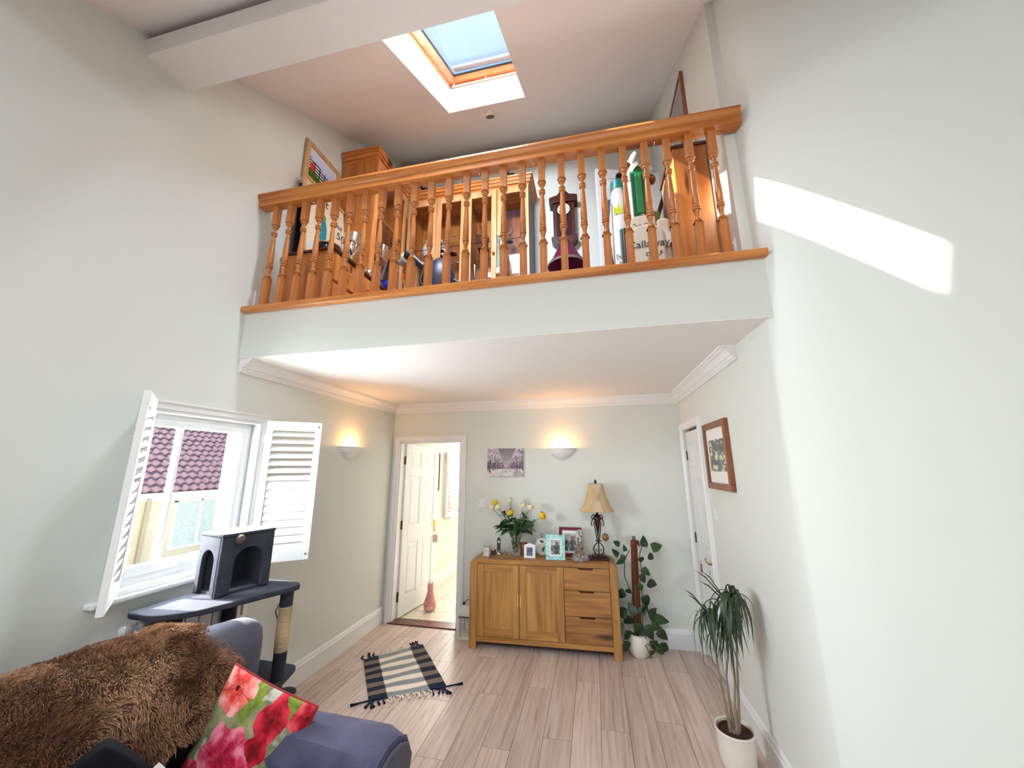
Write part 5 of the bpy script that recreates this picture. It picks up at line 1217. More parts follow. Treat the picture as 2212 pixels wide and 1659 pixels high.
# ------------------------------------------------------------------ potted plants
pp = thing('potted_plant', 'climbing plant with heart-shaped leaves on a brown coir pole beside the sideboard', 'plant', (.325, 4.00, 0))
obj('pot', MB().lathe([(.065, 0), (.085, .02), (.100, .08), (.100, .13), (.088, .175), (.094, .185), (.085, .187), (.080, .165), (.001, .16)], seg=32), 'pot', pp, smooth=True)
obj('soil', MB().lathe([(.001, .162), (.080, .164)], seg=20, cap=False), 'soil', pp)
mb = MB().tube([(0, .02, .14), (.005, .02, .4), (.012, .02, .7), (.020, .02, .98)], [.034, .036, .033, .030], 16)
mb.v = [(x_*(1+.0)+.006*noise.noise(Vector((x_*60, y_*60, z_*40))), y_+.006*noise.noise(Vector((y_*60, x_*60, z_*45))), z_) for x_, y_, z_ in mb.v]
obj('coir_pole', mb, 'moss', pp, smooth=True)
obj('pole_tip', MB().tube([(.02, .02, .96), (.022, .02, 1.02)], .016, 12), plain('grey_tube', (.16, .13, .14, 1), .5), pp, smooth=True)
obj('coir_tuft', MB().tube([(.0, .0, .93), (.02, -.01, .985), (.055, 0, .97), (.07, 0, .93)], [.02, .022, .018, .004], 8), 'moss', pp, smooth=True)
vine_paths = [[(-.02, -.03, .16), (-.05, -.02, .35), (-.03, -.02, .5), (-.09, -.01, .66), (-.08, -.01, .80), (-.03, -.02, .9)],
              [(.03, -.03, .16), (.05, -.02, .35), (.06, -.02, .5), (.05, -.02, .62), (.07, -.02, .72), (.06, 0, .85), (.09, 0, .93)],
              [(.0, -.05, .16), (.08, -.08, .12), (.12, -.09, .14), (.15, -.09, .10)], [(-.03, -.03, .18), (-.01, -.05, .4), (.0, -.04, .6)],
              [(.02, -.06, .17), (.06, -.10, .10), (.09, -.11, .03)]]
for vp in vine_paths: obj('vine', MB().tube(vp, .0045, 6), 'vine', pp, smooth=True)
def heart(w, l, n=7):
    mb = MB(); vs = []
    for i in range(n+1):
        t_ = i/n; ww = w*.5*(math.sin(PI*t_**.62)**.8) if 0 < t_ < 1 else 0; y = l*(t_-.06*math.sin(PI*t_)); z = -.35*l*t_*t_
        vs += [(-ww, y-(.10*l if i == 1 else 0), z+.22*ww), (0, y, z), (ww, y-(.10*l if i == 1 else 0), z+.22*ww)]
    for i in range(n): a = i*3; mb.f += [(a, a+1, a+4, a+3), (a+1, a+2, a+5, a+4)]; mb.m += [0, 0]
    mb.v = vs; return mb
hm = heart(.088, .115)
lv = [(-.115, .95, .9, 170), (-.135, .86, 1.0, 150), (-.09, .87, .8, 250), (-.095, .82, 1.0, 225), (-.07, .90, .7, 100), (.10, .94, 1.2, 80), (.17, .93, 1.35, 15), (.13, .875, 1.0, -30), (.065, .85, .9, -80), (.075, .755, 1.1, -50), (.06, .70, 1.0, -75), (.11, .64, 1.3, -25), (.04, .62, .9, -85), (.07, .52, 1.3, -70), (-.10, .55, 1.2, 215), (-.075, .56, .9, 300),
      (.05, .42, 1.1, -40), (.09, .37, 1.3, 20), (.15, .34, 1.5, -20), (-.09, .36, 1.5, 170), (-.05, .33, 1.4, 230), (-.12, .24, 1.4, 200), (.0, .30, 1.4, 270), (.06, .27, 1.5, -60), (.11, .28, 1.2, -20), (.17, .24, 1.3, -45), (.12, .16, 1.2, -80), (.16, .13, 1.5, -60), (-.08, .22, 1.2, 250), (-.11, .14, 1.1, 260), (.10, .06, 1.0, -85), (.02, .21, 1.0, 290), (.19, .13, 1.1, -30), (.12, .30, 1.2, 40), (-.02, .36, 1.3, 120), (.03, .36, 1.2, 60)]
f = None
for i, (dx, z, sc_, ang) in enumerate(lv):
    a = math.radians(ang); yy = -.055-.045*((i*7) % 5)/5+(.02 if i % 3 == 0 else 0)
    # leaf blade hangs: local +y points outward/downward in the picture plane, face towards the room
    R_ = Matrix.Rotation(a-PI/2, 4, 'Y').inverted() if False else Matrix.Rotation(-(a-PI/2), 4, 'Y') @ Matrix.Rotation(math.radians(90+random.uniform(-25, 15)), 4, 'X') @ Matrix.Rotation(random.uniform(-.4, .4), 4, 'Y')
    e = R_.to_euler()
    if f is None: f = obj('leaf', hm, 'leafd', pp, (dx, yy, z), rot=tuple(e), smooth=True); f.scale = (sc_*.74,)*3; f.data.materials.append(M['leaf'])
    else:
        o = dupmesh(f, (dx, yy, z), tuple(e), pp, (sc_*.74,)*3)
        if i % 3 == 0: o.material_slots[0].link = 'OBJECT'; o.material_slots[0].material = M['leaf']

dg_ = thing('potted_plant', 'dracaena with drooping strap leaves in a cream pot by the right wall', 'plant', (.715, 2.715, 0))
obj('pot', MB().lathe([(.066, 0), (.075, .008), (.093, .07), (.100, .14), (.103, .205), (.108, .215), (.105, .222), (.095, .218), (.092, .195), (.001, .19)], seg=40), 'pot', dg_, smooth=True)
obj('soil', MB().lathe([(.001, .198), (.092, .196)], seg=24, cap=False), 'soil', dg_)
obj('inner_pot', MB().lathe([(.086, .19), (.090, .206), (.084, .206), (.080, .19)], seg=32, cap=False), plain('brown_plastic', (.09, .02, .015, 1), .5), dg_, smooth=True)
stems = [[(-.02, 0, .19), (-.035, 0, .34), (-.055, -.01, .52), (-.06, -.01, .68), (-.075, -.02, .80)],
         [(.0, .01, .19), (-.005, .02, .34), (-.005, .03, .46), (.015, .02, .58), (.02, .02, .70)],
         [(.01, -.01, .19), (.015, 0, .32), (.03, 0, .45), (.035, 0, .60), (.045, 0, .84)],
         [(.02, 0, .19), (.035, .0, .32), (.05, .01, .45), (.06, 0, .60), (.09, -.01, .90)]]
for sp_ in stems: obj('stem', MB().tube(sp_, [.011, .0075, .0065, .006, .006], 8), 'stem', dg_, smooth=True)
obj('trunk', MB().tube([(0, 0, .17), (0, 0, .215)], [.022, .018], 12), 'stem', dg_, smooth=True)
crowns = [(-.075, -.02, .82, 34, .27), (.02, .02, .72, 28, .30), (.05, 0, .87, 50, .36), (.09, -.01, .92, 56, .38)]
def strapleaf(l, w, out, rise, droop, n=9):
    vs = []
    for i in range(n+1):
        t_ = i/n; x = out*math.sin(min(1, t_*1.25)*PI/2); z = rise*math.sin(min(1, t_*2.2)*PI/2)-droop*max(0, t_-.22)**1.25
        ww = w*.5*(1-t_**3)*(.55+.45*min(1, t_*5)); vs += [(x, -ww, z+ww*.3), (x, 0, z), (x, ww, z+ww*.3)]
    mb = MB(); mb.v = vs
    for i in range(n): a = i*3; mb.f += [(a, a+1, a+4, a+3), (a+1, a+2, a+5, a+4)]; mb.m += [0, 0]
    return mb
variants = []
for k in range(5):
    o = obj('leaf', strapleaf(.34, .0155, (.10, .07, .13, .05, .16)[k], (.05, .09, .04, .12, .07)[k], (.42, .5, .36, .62, .30)[k]), 'strap', dg_, stems[0][-1], smooth=True)
    o.rotation_euler = (0, 0, 2.6+k); variants.append(o)
for (cx, cyy, cz, n, ln) in crowns:
    for k in range(n):
        o = variants[random.randrange(5)]; a = 2*PI*k/n+random.uniform(-.15, .15); s_ = ln/.34*random.uniform(.8, 1.1)
        if math.cos(a) > .25: s_ *= .5
        dupmesh(o, (cx, cyy, cz-random.uniform(0, .06)), (random.uniform(-.25, .25), random.uniform(-.2, .2), a), dg_, (s_, s_, s_*random.uniform(.75, 1.0)))
for k, (cx, cz, dx, dzz) in enumerate(((-.075, .82, -.14, .13), (-.075, .82, -.12, .10), (.03, .90, -.17, .16), (.03, .89, -.15, .11), (.03, .9, -.13, .16))):
    obj('leaf', MB().add([(cx, -.02, cz-.02), (cx, -.02, cz-.006), (cx+dx*.6, -.03, cz+dzz*.75), (cx+dx*.6, -.03, cz+dzz*.75-.011), (cx+dx, -.035, cz+dzz)], [(0, 1, 2, 3), (3, 2, 4)]), 'strap', dg_)

# ------------------------------------------------------------------ rug
c00, c10, c11, c01 = Vector((-2.10, 3.40, 0)), Vector((-1.71, 3.78, 0)), Vector((-1.215, 3.165, 0)), Vector((-1.71, 2.875, 0))
rg = thing('rug', 'small striped cotton rug with tassels on the wood floor', 'rug', tuple((c00+c10+c11+c01)/4))
ctr = (c00+c10+c11+c01)/4
def rp(u, v): return (c00.lerp(c10, u)).lerp(c01.lerp(c11, u), v)-ctr     # u across, v along towards camera
bands = [(0, .23, 0), (.23, .77, 1), (.77, 1, 0)]; ns = 11
mb = MB()
for (u0, u1, kd) in bands:
    for k in range(ns):
        v0, v1 = k/ns, (k+1)/ns; mi = (1 if k % 2 else 0) if kd == 0 else (3 if k % 2 else 2)
        nn = 4
        for i in range(nn):
            for j in range(2):
                ua, ub = u0+(u1-u0)*i/nn, u0+(u1-u0)*(i+1)/nn; va, vb = v0+(v1-v0)*j/2, v0+(v1-v0)*(j+1)/2
                P = []
                for (u, v) in ((ua, va), (ub, va), (ub, vb), (ua, vb)):
                    p = rp(u, v); P.append((p.x, p.y, .009+.003*math.sin(u*9+v*14)))
                mb.add(P+[(x, y, .001) for x, y, z in P], [(3, 2, 1, 0), (4, 5, 6, 7), (0, 1, 5, 4), (1, 2, 6, 5), (2, 3, 7, 6), (3, 0, 4, 7)], mi)
obj('weave', mb, ['navy', 'taupe', 'greyc', 'cream'], rg)
nu = 34
for v_, dirs in ((0, -1), (1, 1)):
    for k in range(nu):
        u = (k+.5)/nu; dark_ = u < .23 or u > .77
        if dark_ and k % 2: continue
        p = rp(u, v_); dv = (rp(u, 1)-rp(u, 0)).normalized()*dirs; L_ = random.uniform(.05, .085)*(1.25 if dark_ else 1); sd = Vector((dv.y, -dv.x, 0))*random.uniform(-.035, .035)
        pts = [(p.x, p.y, .007), tuple(p+dv*L_*.5+sd+Vector((0, 0, .009))), tuple(p+dv*L_+sd*.4+Vector((0, 0, .007)))]
        mb = MB().tube(pts, [.004, .004, .005] if not dark_ else [.005, .005, .009], 6)
        obj('tassel', mb, 'navy' if dark_ else 'cream', rg, smooth=True)
for (u, v, du, dv_) in ((0, 1, -.22, .03), (.03, 1, -.08, .12), (1, 1, .22, .0), (.93, 1, .07, .13)):
    a = rp(u, v); b_ = rp(u+du, v+dv_); m_ = (a+b_)/2
    obj('tassel', MB().tube([(a.x, a.y, .008), (m_.x, m_.y, .009), (b_.x, b_.y, .008)], [.006, .0055, .011], 6), 'navy', rg, smooth=True)
# ------------------------------------------------------------------ sofa with fur throw
SO = (-1.86, 1.80, 0)
so = thing('sofa', 'slate blue fabric sofa in the near left corner, half hidden by the fur throw', 'sofa', SO, math.radians(-5))
def rounded(x0, x1, y0, y1, z0, z1, r, nx=10, ny=10, nz=8, puff=0.0, seed=0, amp=.006):
    """soft block: a subdivided box pushed to rounded edges with gentle lumps"""
    bm = bmesh.new(); bmesh.ops.create_cube(bm, size=1)
    bmesh.ops.subdivide_edges(bm, edges=bm.edges[:], cuts=9, use_grid_fill=True)
    cx, cy_, cz = (x0+x1)/2, (y0+y1)/2, (z0+z1)/2; hx, hy, hz = (x1-x0)/2, (y1-y0)/2, (z1-z0)/2
    mb = MB(); bm.verts.ensure_lookup_table()
    for v in bm.verts:
        p = Vector((v.co.x*2*hx, v.co.y*2*hy, v.co.z*2*hz))
        q_ = Vector((max(-hx+r, min(hx-r, p.x)), max(-hy+r, min(hy-r, p.y)), max(-hz+r, min(hz-r, p.z))))
        d_ = p-q_
        if d_.length > 1e-6: p = q_+d_.normalized()*min(r, d_.length)
        u_, v_, w_ = v.co.x*2, v.co.y*2, v.co.z*2
        p *= 1+puff*((1-u_*u_)*(1-v_*v_)+(1-v_*v_)*(1-w_*w_)+(1-u_*u_)*(1-w_*w_))*.33
        n_ = noise.noise_vector(Vector((p.x*7+seed, p.y*7, p.z*7)))*amp
        mb.v.append((cx+p.x+n_.x, cy_+p.y+n_.y, cz+p.z+n_.z))
    for f in bm.faces: mb.f.append(tuple(v.index for v in f.verts)); mb.m.append(0)
    bm.free(); return mb
obj('back', rounded(-.20, .04, -2.3, 0, .10, .86, .10), 'sofa', so, smooth=True)
# rolled arm running forward
ap = [(0, .12), (.0, .44), (-.012, .50), (.005, .56), (-.03, .625), (-.09, .655), (-.16, .66), (-.23, .64), (-.27, .58), (-.265, .52), (-.245, .47), (-.245, .12)]
mb = MB(); n = len(ap); vs = []; K_ = 14
for i in range(K_+1):
    t_ = i/K_; x_ = -.10+1.16*t_; sc = 1 if t_ < .93 else 1-.10*((t_-.93)/.07)**2
    for y_, z_ in ap:
        dz = .005*math.sin(t_*9+y_*20); vs.append((x_, -.13+(y_+.13)*sc, .40+(z_-.40)*sc+dz))
fs = [(i*n+k, i*n+(k+1) % n, (i+1)*n+(k+1) % n, (i+1)*n+k) for i in range(K_) for k in range(n)]+[tuple(range(n))[::-1], tuple(K_*n+k for k in range(n))]
obj('arm', MB().add(vs, fs), 'sofa', so, smooth=True)
pts = [(1.052, -.13+(y_+.13)*.92, .40+(z_-.40)*.92) for y_, z_ in ap]
obj('arm_piping', MB().tube(pts, .006, 6), 'sofa', so, smooth=True)
obj('arm_front_panel', MB().prism([(-.13+(y_+.13)*.86, .40+(z_-.40)*.86) for y_, z_ in ap], 1.06, 1.075, 'x'), 'grey', so, bevel=.006)
obj('base', MB().box(-.18, .98, -2.3, -.02, .06, .26), 'sofa', so, bevel=.01)
obj('seat_cushion', rounded(.06, 1.0, -1.25, -.27, .26, .46, .06, puff=.03, seed=3), 'sofa', so, smooth=True)
for x_ in (-.1, .92): obj('foot', MB().lathe([(.02, 0), (.03, .06)], c=(x_, -.12, 0), seg=12), 'mahog', so)
obj('back_cushion', rounded(-.01, .20, -.30, .03, .46, .945, .085, puff=.08, seed=9, amp=.012), 'grey', so, smooth=True)
obj('back_cushion', rounded(.02, .24, -1.2, -.36, .46, .88, .085, puff=.05, seed=12, amp=.01), 'sofa', so, smooth=True)
# throw
sec = [(-.27, .50), (-.275, .66), (-.26, .80), (-.215, .90), (-.13, .965), (-.02, .99), (.09, .975), (.175, .925), (.225, .84), (.25, .74), (.27, .64), (.30, .55), (.35, .50)]
def sec_at(s_):
    f_ = s_*(len(sec)-1); i = min(int(f_), len(sec)-2); t_ = f_-i
    return sec[i][0]*(1-t_)+sec[i+1][0]*t_, sec[i][1]*(1-t_)+sec[i+1][1]*t_
NS, NY = 60, 110
def fur_surface(s_, v_):
    """s_ across the back 0..1, v_ along it 0 (near camera end) .. 1 (far end)"""
    x_, z_ = sec_at(s_*(.80+.20*(1-v_)) if s_ > 0 else s_)
    y_ = -1.65+v_*1.54
    e = max(0, (v_-.86)/.14); k_ = 1-.55*e*e
    x_ = .0+(x_-.0)*(1-.18*e*e); z_ = .70+(z_-.70)*(1-.35*e**2.2)
    nz = noise.noise(Vector((x_*3.5+5, y_*3.2, z_*3.5)))*.030+noise.noise(Vector((x_*9, y_*7, z_*9)))*.012
    fold = .018*math.sin(y_*9+s_*7)*(s_ > .5)*(s_-.5)*2
    c = Vector((x_, y_, z_)); out = Vector((x_-.0, 0, z_-.72)); out = out.normalized() if out.length > 1e-5 else Vector((0, 0, 1))
    return c+out*(nz+fold+.01)
grid = [[fur_surface(i/NS, j/NY) for i in range(NS+1)] for j in range(NY+1)]
tw_ = thing('throw', 'brown long-pile fur throw draped over the back of the sofa', 'throw', SO, math.radians(-5))
mb = MB(); mb.v = [tuple(p) for row in grid for p in row]
for j in range(NY):
    for i in range(NS): a = j*(NS+1)+i; mb.f.append((a, a+1, a+NS+2, a+NS+1)); mb.m.append(0)
base = obj('backing', mb, plain('throw_backing', (.10, .05, .028, 1), .95, var=.3), tw_, smooth=True)
sd_ = base.modifiers.new('thick', 'SOLIDIFY'); sd_.thickness = .012; sd_.offset = -1
Gp = np.array([[tuple(p) for p in row] for row in grid])
du = np.gradient(Gp, axis=1); dv = np.gradient(Gp, axis=0); Nn = np.cross(du, dv); Nn /= np.linalg.norm(Nn, axis=2, keepdims=True)+1e-9
ctr_ = np.array([0, 0, .72]); rad = Gp.copy(); rad[..., 1] = 0; rad -= np.array([0, 0, .72]); sgn = np.sign((Nn*rad).sum(2, keepdims=True)); Nn *= sgn
NB = 110000
fi = RNG.rand(NB)*NS; fj = (RNG.rand(NB)**.85)*NY; i0 = np.clip(fi.astype(int), 0, NS-1); j0 = np.clip(fj.astype(int), 0, NY-1); ti = (fi-i0)[:, None]; tj = (fj-j0)[:, None]
def bil(A): return (A[j0, i0]*(1-ti)+A[j0, i0+1]*ti)*(1-tj)+(A[j0+1, i0]*(1-ti)+A[j0+1, i0+1]*ti)*tj
P0 = bil(Gp); N0 = bil(Nn)
cl = vnoise(fi/NS, fj/NY, 16, 26, 5, 3); cl2 = vnoise(fi/NS, fj/NY, 18, 30, 77, 3); cl3 = vnoise(fi/NS, fj/NY, 4, 7, 91, 2)
T1 = bil(du); T1 /= np.linalg.norm(T1, axis=1, keepdims=True); T2 = bil(dv); T2 /= np.linalg.norm(T2, axis=1, keepdims=True)
dirn = N0*.75+T1*((cl-.5)*2.4+.25)[:, None]+T2*((cl2-.5)*2.4)[:, None]+RNG.randn(NB, 3)*.16
dirn /= np.linalg.norm(dirn, axis=1, keepdims=True)
Ln = (.020+.012*RNG.rand(NB))[:, None]; wd = np.cross(dirn, RNG.randn(NB, 3)); wd /= np.linalg.norm(wd, axis=1, keepdims=True)+1e-9; wd *= .0011
bend = N0*-.3+np.array([0, 0, -.45]); mid_ = P0+dirn*Ln*.55; tip_ = P0+dirn*Ln+bend*Ln*.35
V5 = np.stack([P0-wd, P0+wd, mid_-wd*.8, mid_+wd*.8, tip_], 1).reshape(-1, 3)
b5 = np.arange(NB)*5
quads = np.stack([b5, b5+1, b5+3, b5+2], 1); tris = np.stack([b5+2, b5+3, b5+4], 1)
me = bpy.data.meshes.new('fur_pile'); me.vertices.add(len(V5)); me.vertices.foreach_set('co', V5.astype('f').ravel())
loops = np.concatenate([quads.ravel(), tris.ravel()]); me.loops.add(len(loops)); me.loops.foreach_set('vertex_index', loops.astype('i'))
me.polygons.add(2*NB); st_ = np.concatenate([np.arange(NB)*4, NB*4+np.arange(NB)*3]); tot = np.concatenate([np.full(NB, 4), np.full(NB, 3)])
me.polygons.foreach_set('loop_start', st_.astype('i'))
me.update(calc_edges=True)
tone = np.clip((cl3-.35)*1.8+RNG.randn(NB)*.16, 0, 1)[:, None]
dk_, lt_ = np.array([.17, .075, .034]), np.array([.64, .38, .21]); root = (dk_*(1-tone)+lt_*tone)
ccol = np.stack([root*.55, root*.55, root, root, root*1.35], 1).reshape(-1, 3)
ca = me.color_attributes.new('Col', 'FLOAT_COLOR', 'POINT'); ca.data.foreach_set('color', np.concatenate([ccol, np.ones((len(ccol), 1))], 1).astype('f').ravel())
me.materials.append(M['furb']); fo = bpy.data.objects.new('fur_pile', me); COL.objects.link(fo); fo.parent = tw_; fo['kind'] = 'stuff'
# floral cushion
side = .43
A_ = Vector((-1.582, 1.555, .85)); u_ = Vector((.395, .03, -.13)).normalized(); v_ = Vector((-.08, -.09, -.35)); v_ = (v_-u_*v_.dot(u_)).normalized()
n_ = v_.cross(u_).normalized()      # towards/away
if n_.y < 0: n_ = -n_
cen = A_+u_*side/2+v_*side/2
Mx = Matrix(((u_.x, n_.x, -v_.x, cen.x), (u_.y, n_.y, -v_.y, cen.y), (u_.z, n_.z, -v_.z, cen.z), (0, 0, 0, 1)))
def floral(U, V):
    n1 = vnoise(U, V, 7, 7, 60, 4); n2 = vnoise(U, V, 22, 22, 61, 3); n3 = vnoise(U, V, 5, 5, 66, 3)
    r = .40+.45*(n1-.3); g = .42+.42*(n1-.35); b = .30+.38*(n1-.4)
    gr = np.clip((n3-.5)*6, 0, 1); r = r*(1-gr)+gr*(.30+.3*n2); g = g*(1-gr)+gr*(.38+.28*n2); b = b*(1-gr)+gr*(.10+.15*n2)
    wh_ = np.clip((.42-n1)*8, 0, 1); r = r*(1-wh_)+wh_*.72; g = g*(1-wh_)+wh_*.70; b = b*(1-wh_)+wh_*.64
    def flower(cx, cy_, rad, colA, colB, pet, sx=1., sd=0, centre=(.35, .05, .08)):
        nonlocal r, g, b
        x = (U-cx)/sx; y = V-cy_; d = np.hypot(x, y)/rad; th = np.arctan2(y, x)
        edge = 1+.10*np.sin(th*pet+sd)+.10*(n2-.5)*2+.12*(n1-.5)
        m_ = d < edge; t_ = np.clip(d/edge, 0, 1); lobe = .5+.5*np.sin(th*pet+sd+1.5*n1*4+t_*2.0)
        mix = np.clip(.15+.65*lobe*t_+.9*(n2-.5)+.25*(t_ > .6), 0, 1)
        dkz = np.clip(1-np.abs(np.sin((th*pet+sd)*.5))*9, 0, 1)*.55*(t_ > .25)
        R = colA[0]*(1-mix)+colB[0]*mix; Gc = colA[1]*(1-mix)+colB[1]*mix; B_ = colA[2]*(1-mix)+colB[2]*mix
        R = R*(1-dkz*.5); Gc = Gc*(1-dkz); B_ = B_*(1-dkz)
        st2 = (d < .42) & (d > .14) & (np.sin(th*26) > .55) & (np.sin(d*70+th*5) > .1); R = np.where(st2, .30, R); Gc = np.where(st2, .04, Gc); B_ = np.where(st2, .06, B_)
        ce = d < .12; R = np.where(ce, centre[0], R); Gc = np.where(ce, centre[1], Gc); B_ = np.where(ce, centre[2], B_)
        r = np.where(m_, R, r); g = np.where(m_, Gc, g); b = np.where(m_, B_, b)
    flower(.68, .80, .19, (.52, .02, .08), (.86, .20, .28), 4, .72, 1)
    flower(.66, .57, .12, (.45, .01, .06), (.78, .10, .18), 4, .9, 2)
    flower(.97, .90, .17, (.60, .03, .08), (.90, .35, .38), 5, .8, 3)
    flower(1.0, .50, .14, (.80, .15, .12), (.95, .60, .52), 5, 1, 0)
    flower(.75, .30, .14, (.80, .12, .14), (.96, .62, .58), 5, 1, 2)
    flower(.19, .885, .19, (.88, .22, .18), (.98, .70, .66), 5, 1, .7)
    flower(.40, .41, .245, (.72, .04, .20), (.96, .55, .62), 6, 1, .2, (.55, .10, .16))
    flower(.12, .16, .14, (.70, .05, .15), (.92, .40, .45), 5, 1, 1.2)
    flower(.80, .04, .15, (.65, .04, .12), (.92, .42, .45), 5, 1, .5)
    return r, g, b
fc = thing('cushion', 'floral cushion of red and pink poppies with red piping leaning on the sofa arm', 'cushion'); fc.matrix_world = Mx
def puff(sg_):
    def f(U, V, X, Z_):
        a = 2*U-1; b = 2*V-1; h = ((1-a**2).clip(0)*(1-b**2).clip(0))**.42*.062
        pin = 1-.045*(1-b**2)*np.abs(a)**2; pin2 = 1-.045*(1-a**2)*np.abs(b)**2
        wr = .003*np.sin(a*9+b*4)*(1-a**2)*(1-b**2)
        return X*pin, sg_*(h+wr), Z_*pin2
    return f
art('front', side, side, 170, 170, floral, 'prcloth', fc, shape=puff(-1))
art('back', side, side, 30, 30, lambda U, V: (.5+0*U, .05+0*U, .08+0*U), 'prcloth', fc, shape=puff(1))
pts = []
for (a0, b0, a1, b1) in ((-1, -1, 1, -1), (1, -1, 1, 1), (1, 1, -1, 1), (-1, 1, -1, -1)):
    for k in range(12):
        t_ = k/12; a = a0+(a1-a0)*t_; b = b0+(b1-b0)*t_; pts.append((a*side/2*(1-.045*(1-b*b)*a*a), 0, b*side/2*(1-.045*(1-a*a)*b*b)))
pts.append(pts[0])
obj('piping', MB().tube(pts, .0045, 8), plain('red_piping', (.30, .006, .015, 1), .7), fc, smooth=True)
kc = thing('cushion', 'black cushion with a small white label propped in front of the fur throw', 'cushion', (-1.545, 1.06, .64), rot=(0, math.radians(50), math.radians(50)))
obj('cover', rounded(-.155, .155, -.045, .045, -.155, .155, .022, puff=.16, seed=4), plain('black_cushion_cloth', (.006, .006, .008, 1), .95, spec=.1), kc, smooth=True)
obj('label_tab', MB().box(.02, .05, -.004, .004, .145, .185), 'whitef', kc)

# ------------------------------------------------------------------ cat tree by the window
ctz = .985
ct = thing('cat_tree', 'dark slate plush cat tree with arched den, shelves and sisal post by the window', 'cat tree', (-2.05, 1.95, 0))
def W(x, y, z): return (x+2.05, y-1.95, z)
def roundpoly(p, r, n=5):
    out = []; k = len(p)
    for i in range(k):
        a, b, c = Vector(p[i-1]), Vector(p[i]), Vector(p[(i+1) % k]); d1 = (a-b).normalized(); d2 = (c-b).normalized(); rr = min(r, (a-b).length*.45, (c-b).length*.45)
        s0, s1 = b+d1*rr, b+d2*rr
        for j in range(n+1):
            t_ = j/n; out.append(tuple(s0*(1-t_)**2+b*2*t_*(1-t_)+s1*t_*t_))
    return out
sp = roundpoly([(-2.345, 1.60), (-2.13, 1.585), (-2.0, 1.68), (-1.80, 2.16), (-1.86, 2.22), (-2.05, 2.23), (-2.30, 2.20)], .06)
obj('top_shelf', MB().prism([(x+2.05, y-1.95) for x, y in sp], ctz-.03, ctz, 'z'), 'slate', ct, bevel=.008)
# den
ya, yb_, xf, xk = 1.865, 2.155, -2.03, -2.27; zz0, zz1 = ctz, ctz+.315; tk = .022
def archpoly(a, b, m0, m1, ztop, n=14):
    c = (m0+m1)/2; r = (m1-m0)/2
    arch = [(c-r*math.cos(PI*k/n), ztop-r*.95+r*.95*math.sin(PI*k/n)) for k in range(n+1)]
    return [(a, zz0), (m0, zz0+.012)]+arch+[(m1, zz0+.012), (b, zz0), (b, zz1), (a, zz1)]
dcx, dcy = (xf+xk)/2+2.05, (ya+yb_)/2-1.95
DT = Matrix.Translation((dcx, dcy, 0)) @ Matrix.Rotation(math.radians(-15), 4, 'Z') @ Matrix.Translation((-dcx, -dcy, 0))
_obj = obj
def obj(name, mb, mats, parent=None, loc=None, **kw):
    if name.startswith('den_') or name == 'pompom': mb.v = [tuple(DT @ Vector(p)) for p in mb.v]
    return _obj(name, mb, mats, parent, loc, **kw)
fp = archpoly(ya-1.95, yb_-1.95, ya-1.95+.075, yb_-1.95-.052, zz0+.245)
obj('den_front', MB().prism(fp, xf+2.05-tk, xf+2.05, 'x'), 'slate', ct, bevel=.004)
fp2 = archpoly(xk+2.05, xf+2.05-tk, xk+2.05+.045, xf+2.05-tk-.045, zz0+.24)
obj('den_side', MB().prism(fp2, ya-1.95, ya-1.95+tk, 'y'), 'slate', ct, bevel=.004)
obj('den_back', MB().box(xk+2.05, xk+2.05+tk, ya-1.95+tk, yb_-1.95, zz0, zz1), 'slate', ct); obj('den_side', MB().box(xk+2.05+tk, xf+2.05-tk, yb_-1.95-tk, yb_-1.95, zz0, zz1), 'slate', ct)
obj('den_roof', MB().box(xk+2.05-.004, xf+2.05+.004, ya-1.95-.004, yb_-1.95+.004, zz1, zz1+.018), 'slate', ct, bevel=.006)
obj('den_floor', MB().box(xk+2.05+tk, xf+2.05-tk+.0, ya-1.95+tk, yb_-1.95-tk, zz0, zz0+.014), 'slate', ct)
obj('pompom', MB().ball(W(xf+.012, ya+.085, zz1-.018), .026, 12, 8), plain('brown_grey_pompom', (.09, .065, .06, 1), .95), ct, smooth=True)
def post(x, y, z0, z1, secs, r=.036):
    for (a, b_, mt_) in secs: obj('post' if mt_ == 'slate' else 'scratching_post', MB().tube([W(x, y, a), W(x, y, b_)], r if mt_ == 'slate' else r*.93, 20), mt_, ct, smooth=True)
post(-1.885, 2.155, .47, .955, [(.47, .62, 'slate'), (.62, .865, 'sisal'), (.865, .956, 'slate')])
post(-2.20, 1.745, .04, .955, [(.04, .956, 'slate')]); post(-2.235, 2.10, .04, .955, [(.04, .956, 'slate')]); post(-1.89, 2.16, .04, .44, [(.04, .442, 'slate')], .03)
mb = MB()
for k in range(28): mb.ring(W(-1.885, 2.155, .625+k*.0086), .0345, .0046, seg=18, sub=5)
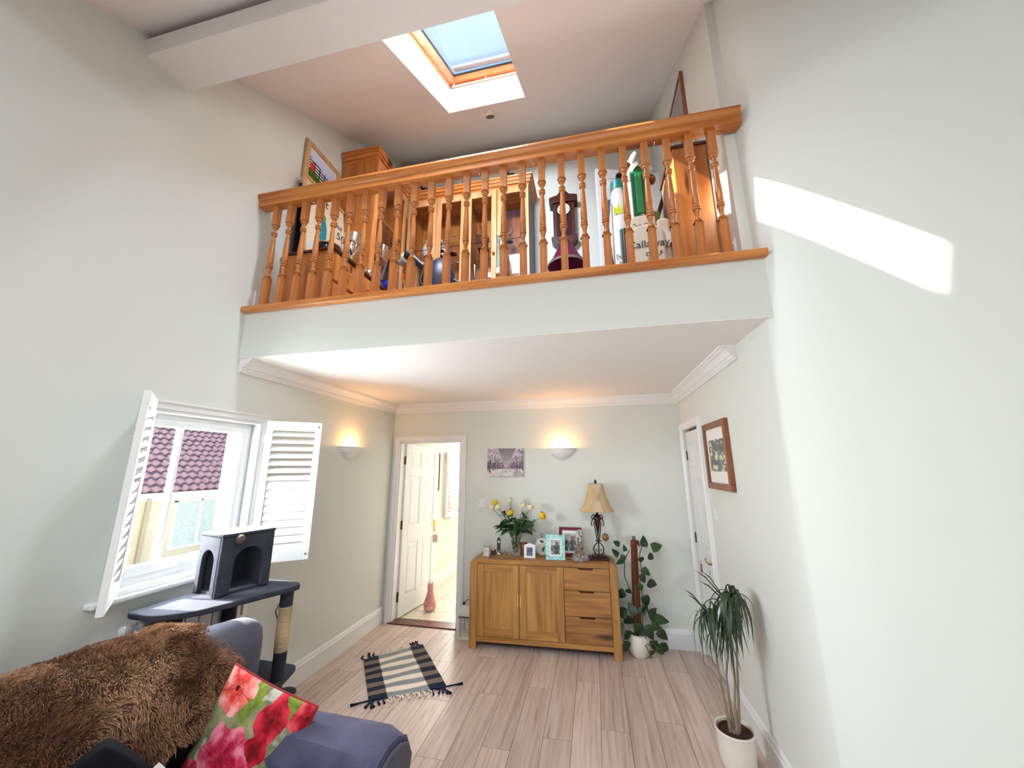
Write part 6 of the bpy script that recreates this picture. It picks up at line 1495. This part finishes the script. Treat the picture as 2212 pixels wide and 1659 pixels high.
e = obj('sisal_winding', mb, 'sisal', ct, smooth=True); e['kind'] = 'stuff'
lp_ = roundpoly([(-2.26, 1.98), (-1.90, 1.97), (-1.825, 2.09), (-1.90, 2.33), (-2.26, 2.34)], .04)
obj('low_shelf', MB().prism([(x+2.05, y-1.95) for x, y in lp_], .44, .47, 'z'), 'slate', ct, bevel=.008)
obj('base_board', MB().box(-.30, .20, -.30, .42, 0, .04), 'slate', ct, bevel=.008)
obj('hanging_rope', MB().tube([W(-2.09, 2.04, .955), W(-2.09, 2.045, .90), W(-2.085, 2.04, .84)], .006, 8), 'sisal', ct, smooth=True)
simple('fabric_bin', 'small grey round storage bin on the floor beyond the cat tree', 'bin', MB().lathe([(.060, 0), (.072, .01), (.078, .22), (.074, .22), (.070, .03), (.001, .02)], seg=28), 'greyc', (-2.10, 2.47, 0))
simple('cable', 'thin dark cable looping down the wall behind the cat tree', 'cable', MB().tube([(0, 0, .0), (.0, .06, .15), (.01, .03, .35), (.0, -.02, .48), (.0, .03, .55), (.0, .06, .45), (.0, .02, .3)], .004, 6), 'black', (XL+.045, 2.62, .17))
rd_ = thing('radiator', 'white sectional radiator under the window behind the cat tree', 'radiator', (XL+.004, 1.62, 0))
sc_m = MB(); sc_m.box(.045, .058, .003, .077, .50, .90); sc_m.box(.058, .118, .033, .047, .50, .92); sc_m.box(.115, .128, .003, .077, .52, .90); sc_m.tube([(.085, 0, .90), (.085, .08, .90)], .02, 12); sc_m.tube([(.085, 0, .52), (.085, .08, .52)], .02, 12)
f = None
for k in range(8):
    if f is None: f = obj('section', sc_m, 'white', rd_, (0, 0, 0), bevel=.003)
    else: dupmesh(f, (0, k*.081, 0), None, rd_)
obj('end_cap', MB().tube([(.085, -.03, .90), (.085, 0, .90)], .024, 16).tube([(.085, -.034, .90), (.085, -.028, .90)], .012, 12), 'white', rd_, smooth=True)
obj('bracket', MB().box(0, .06, .2, .22, .6, .8), 'white', rd_); obj('pipe', MB().tube([(.085, -.02, .0), (.085, -.02, .52)], .008, 8), 'chrome', rd_, smooth=True)
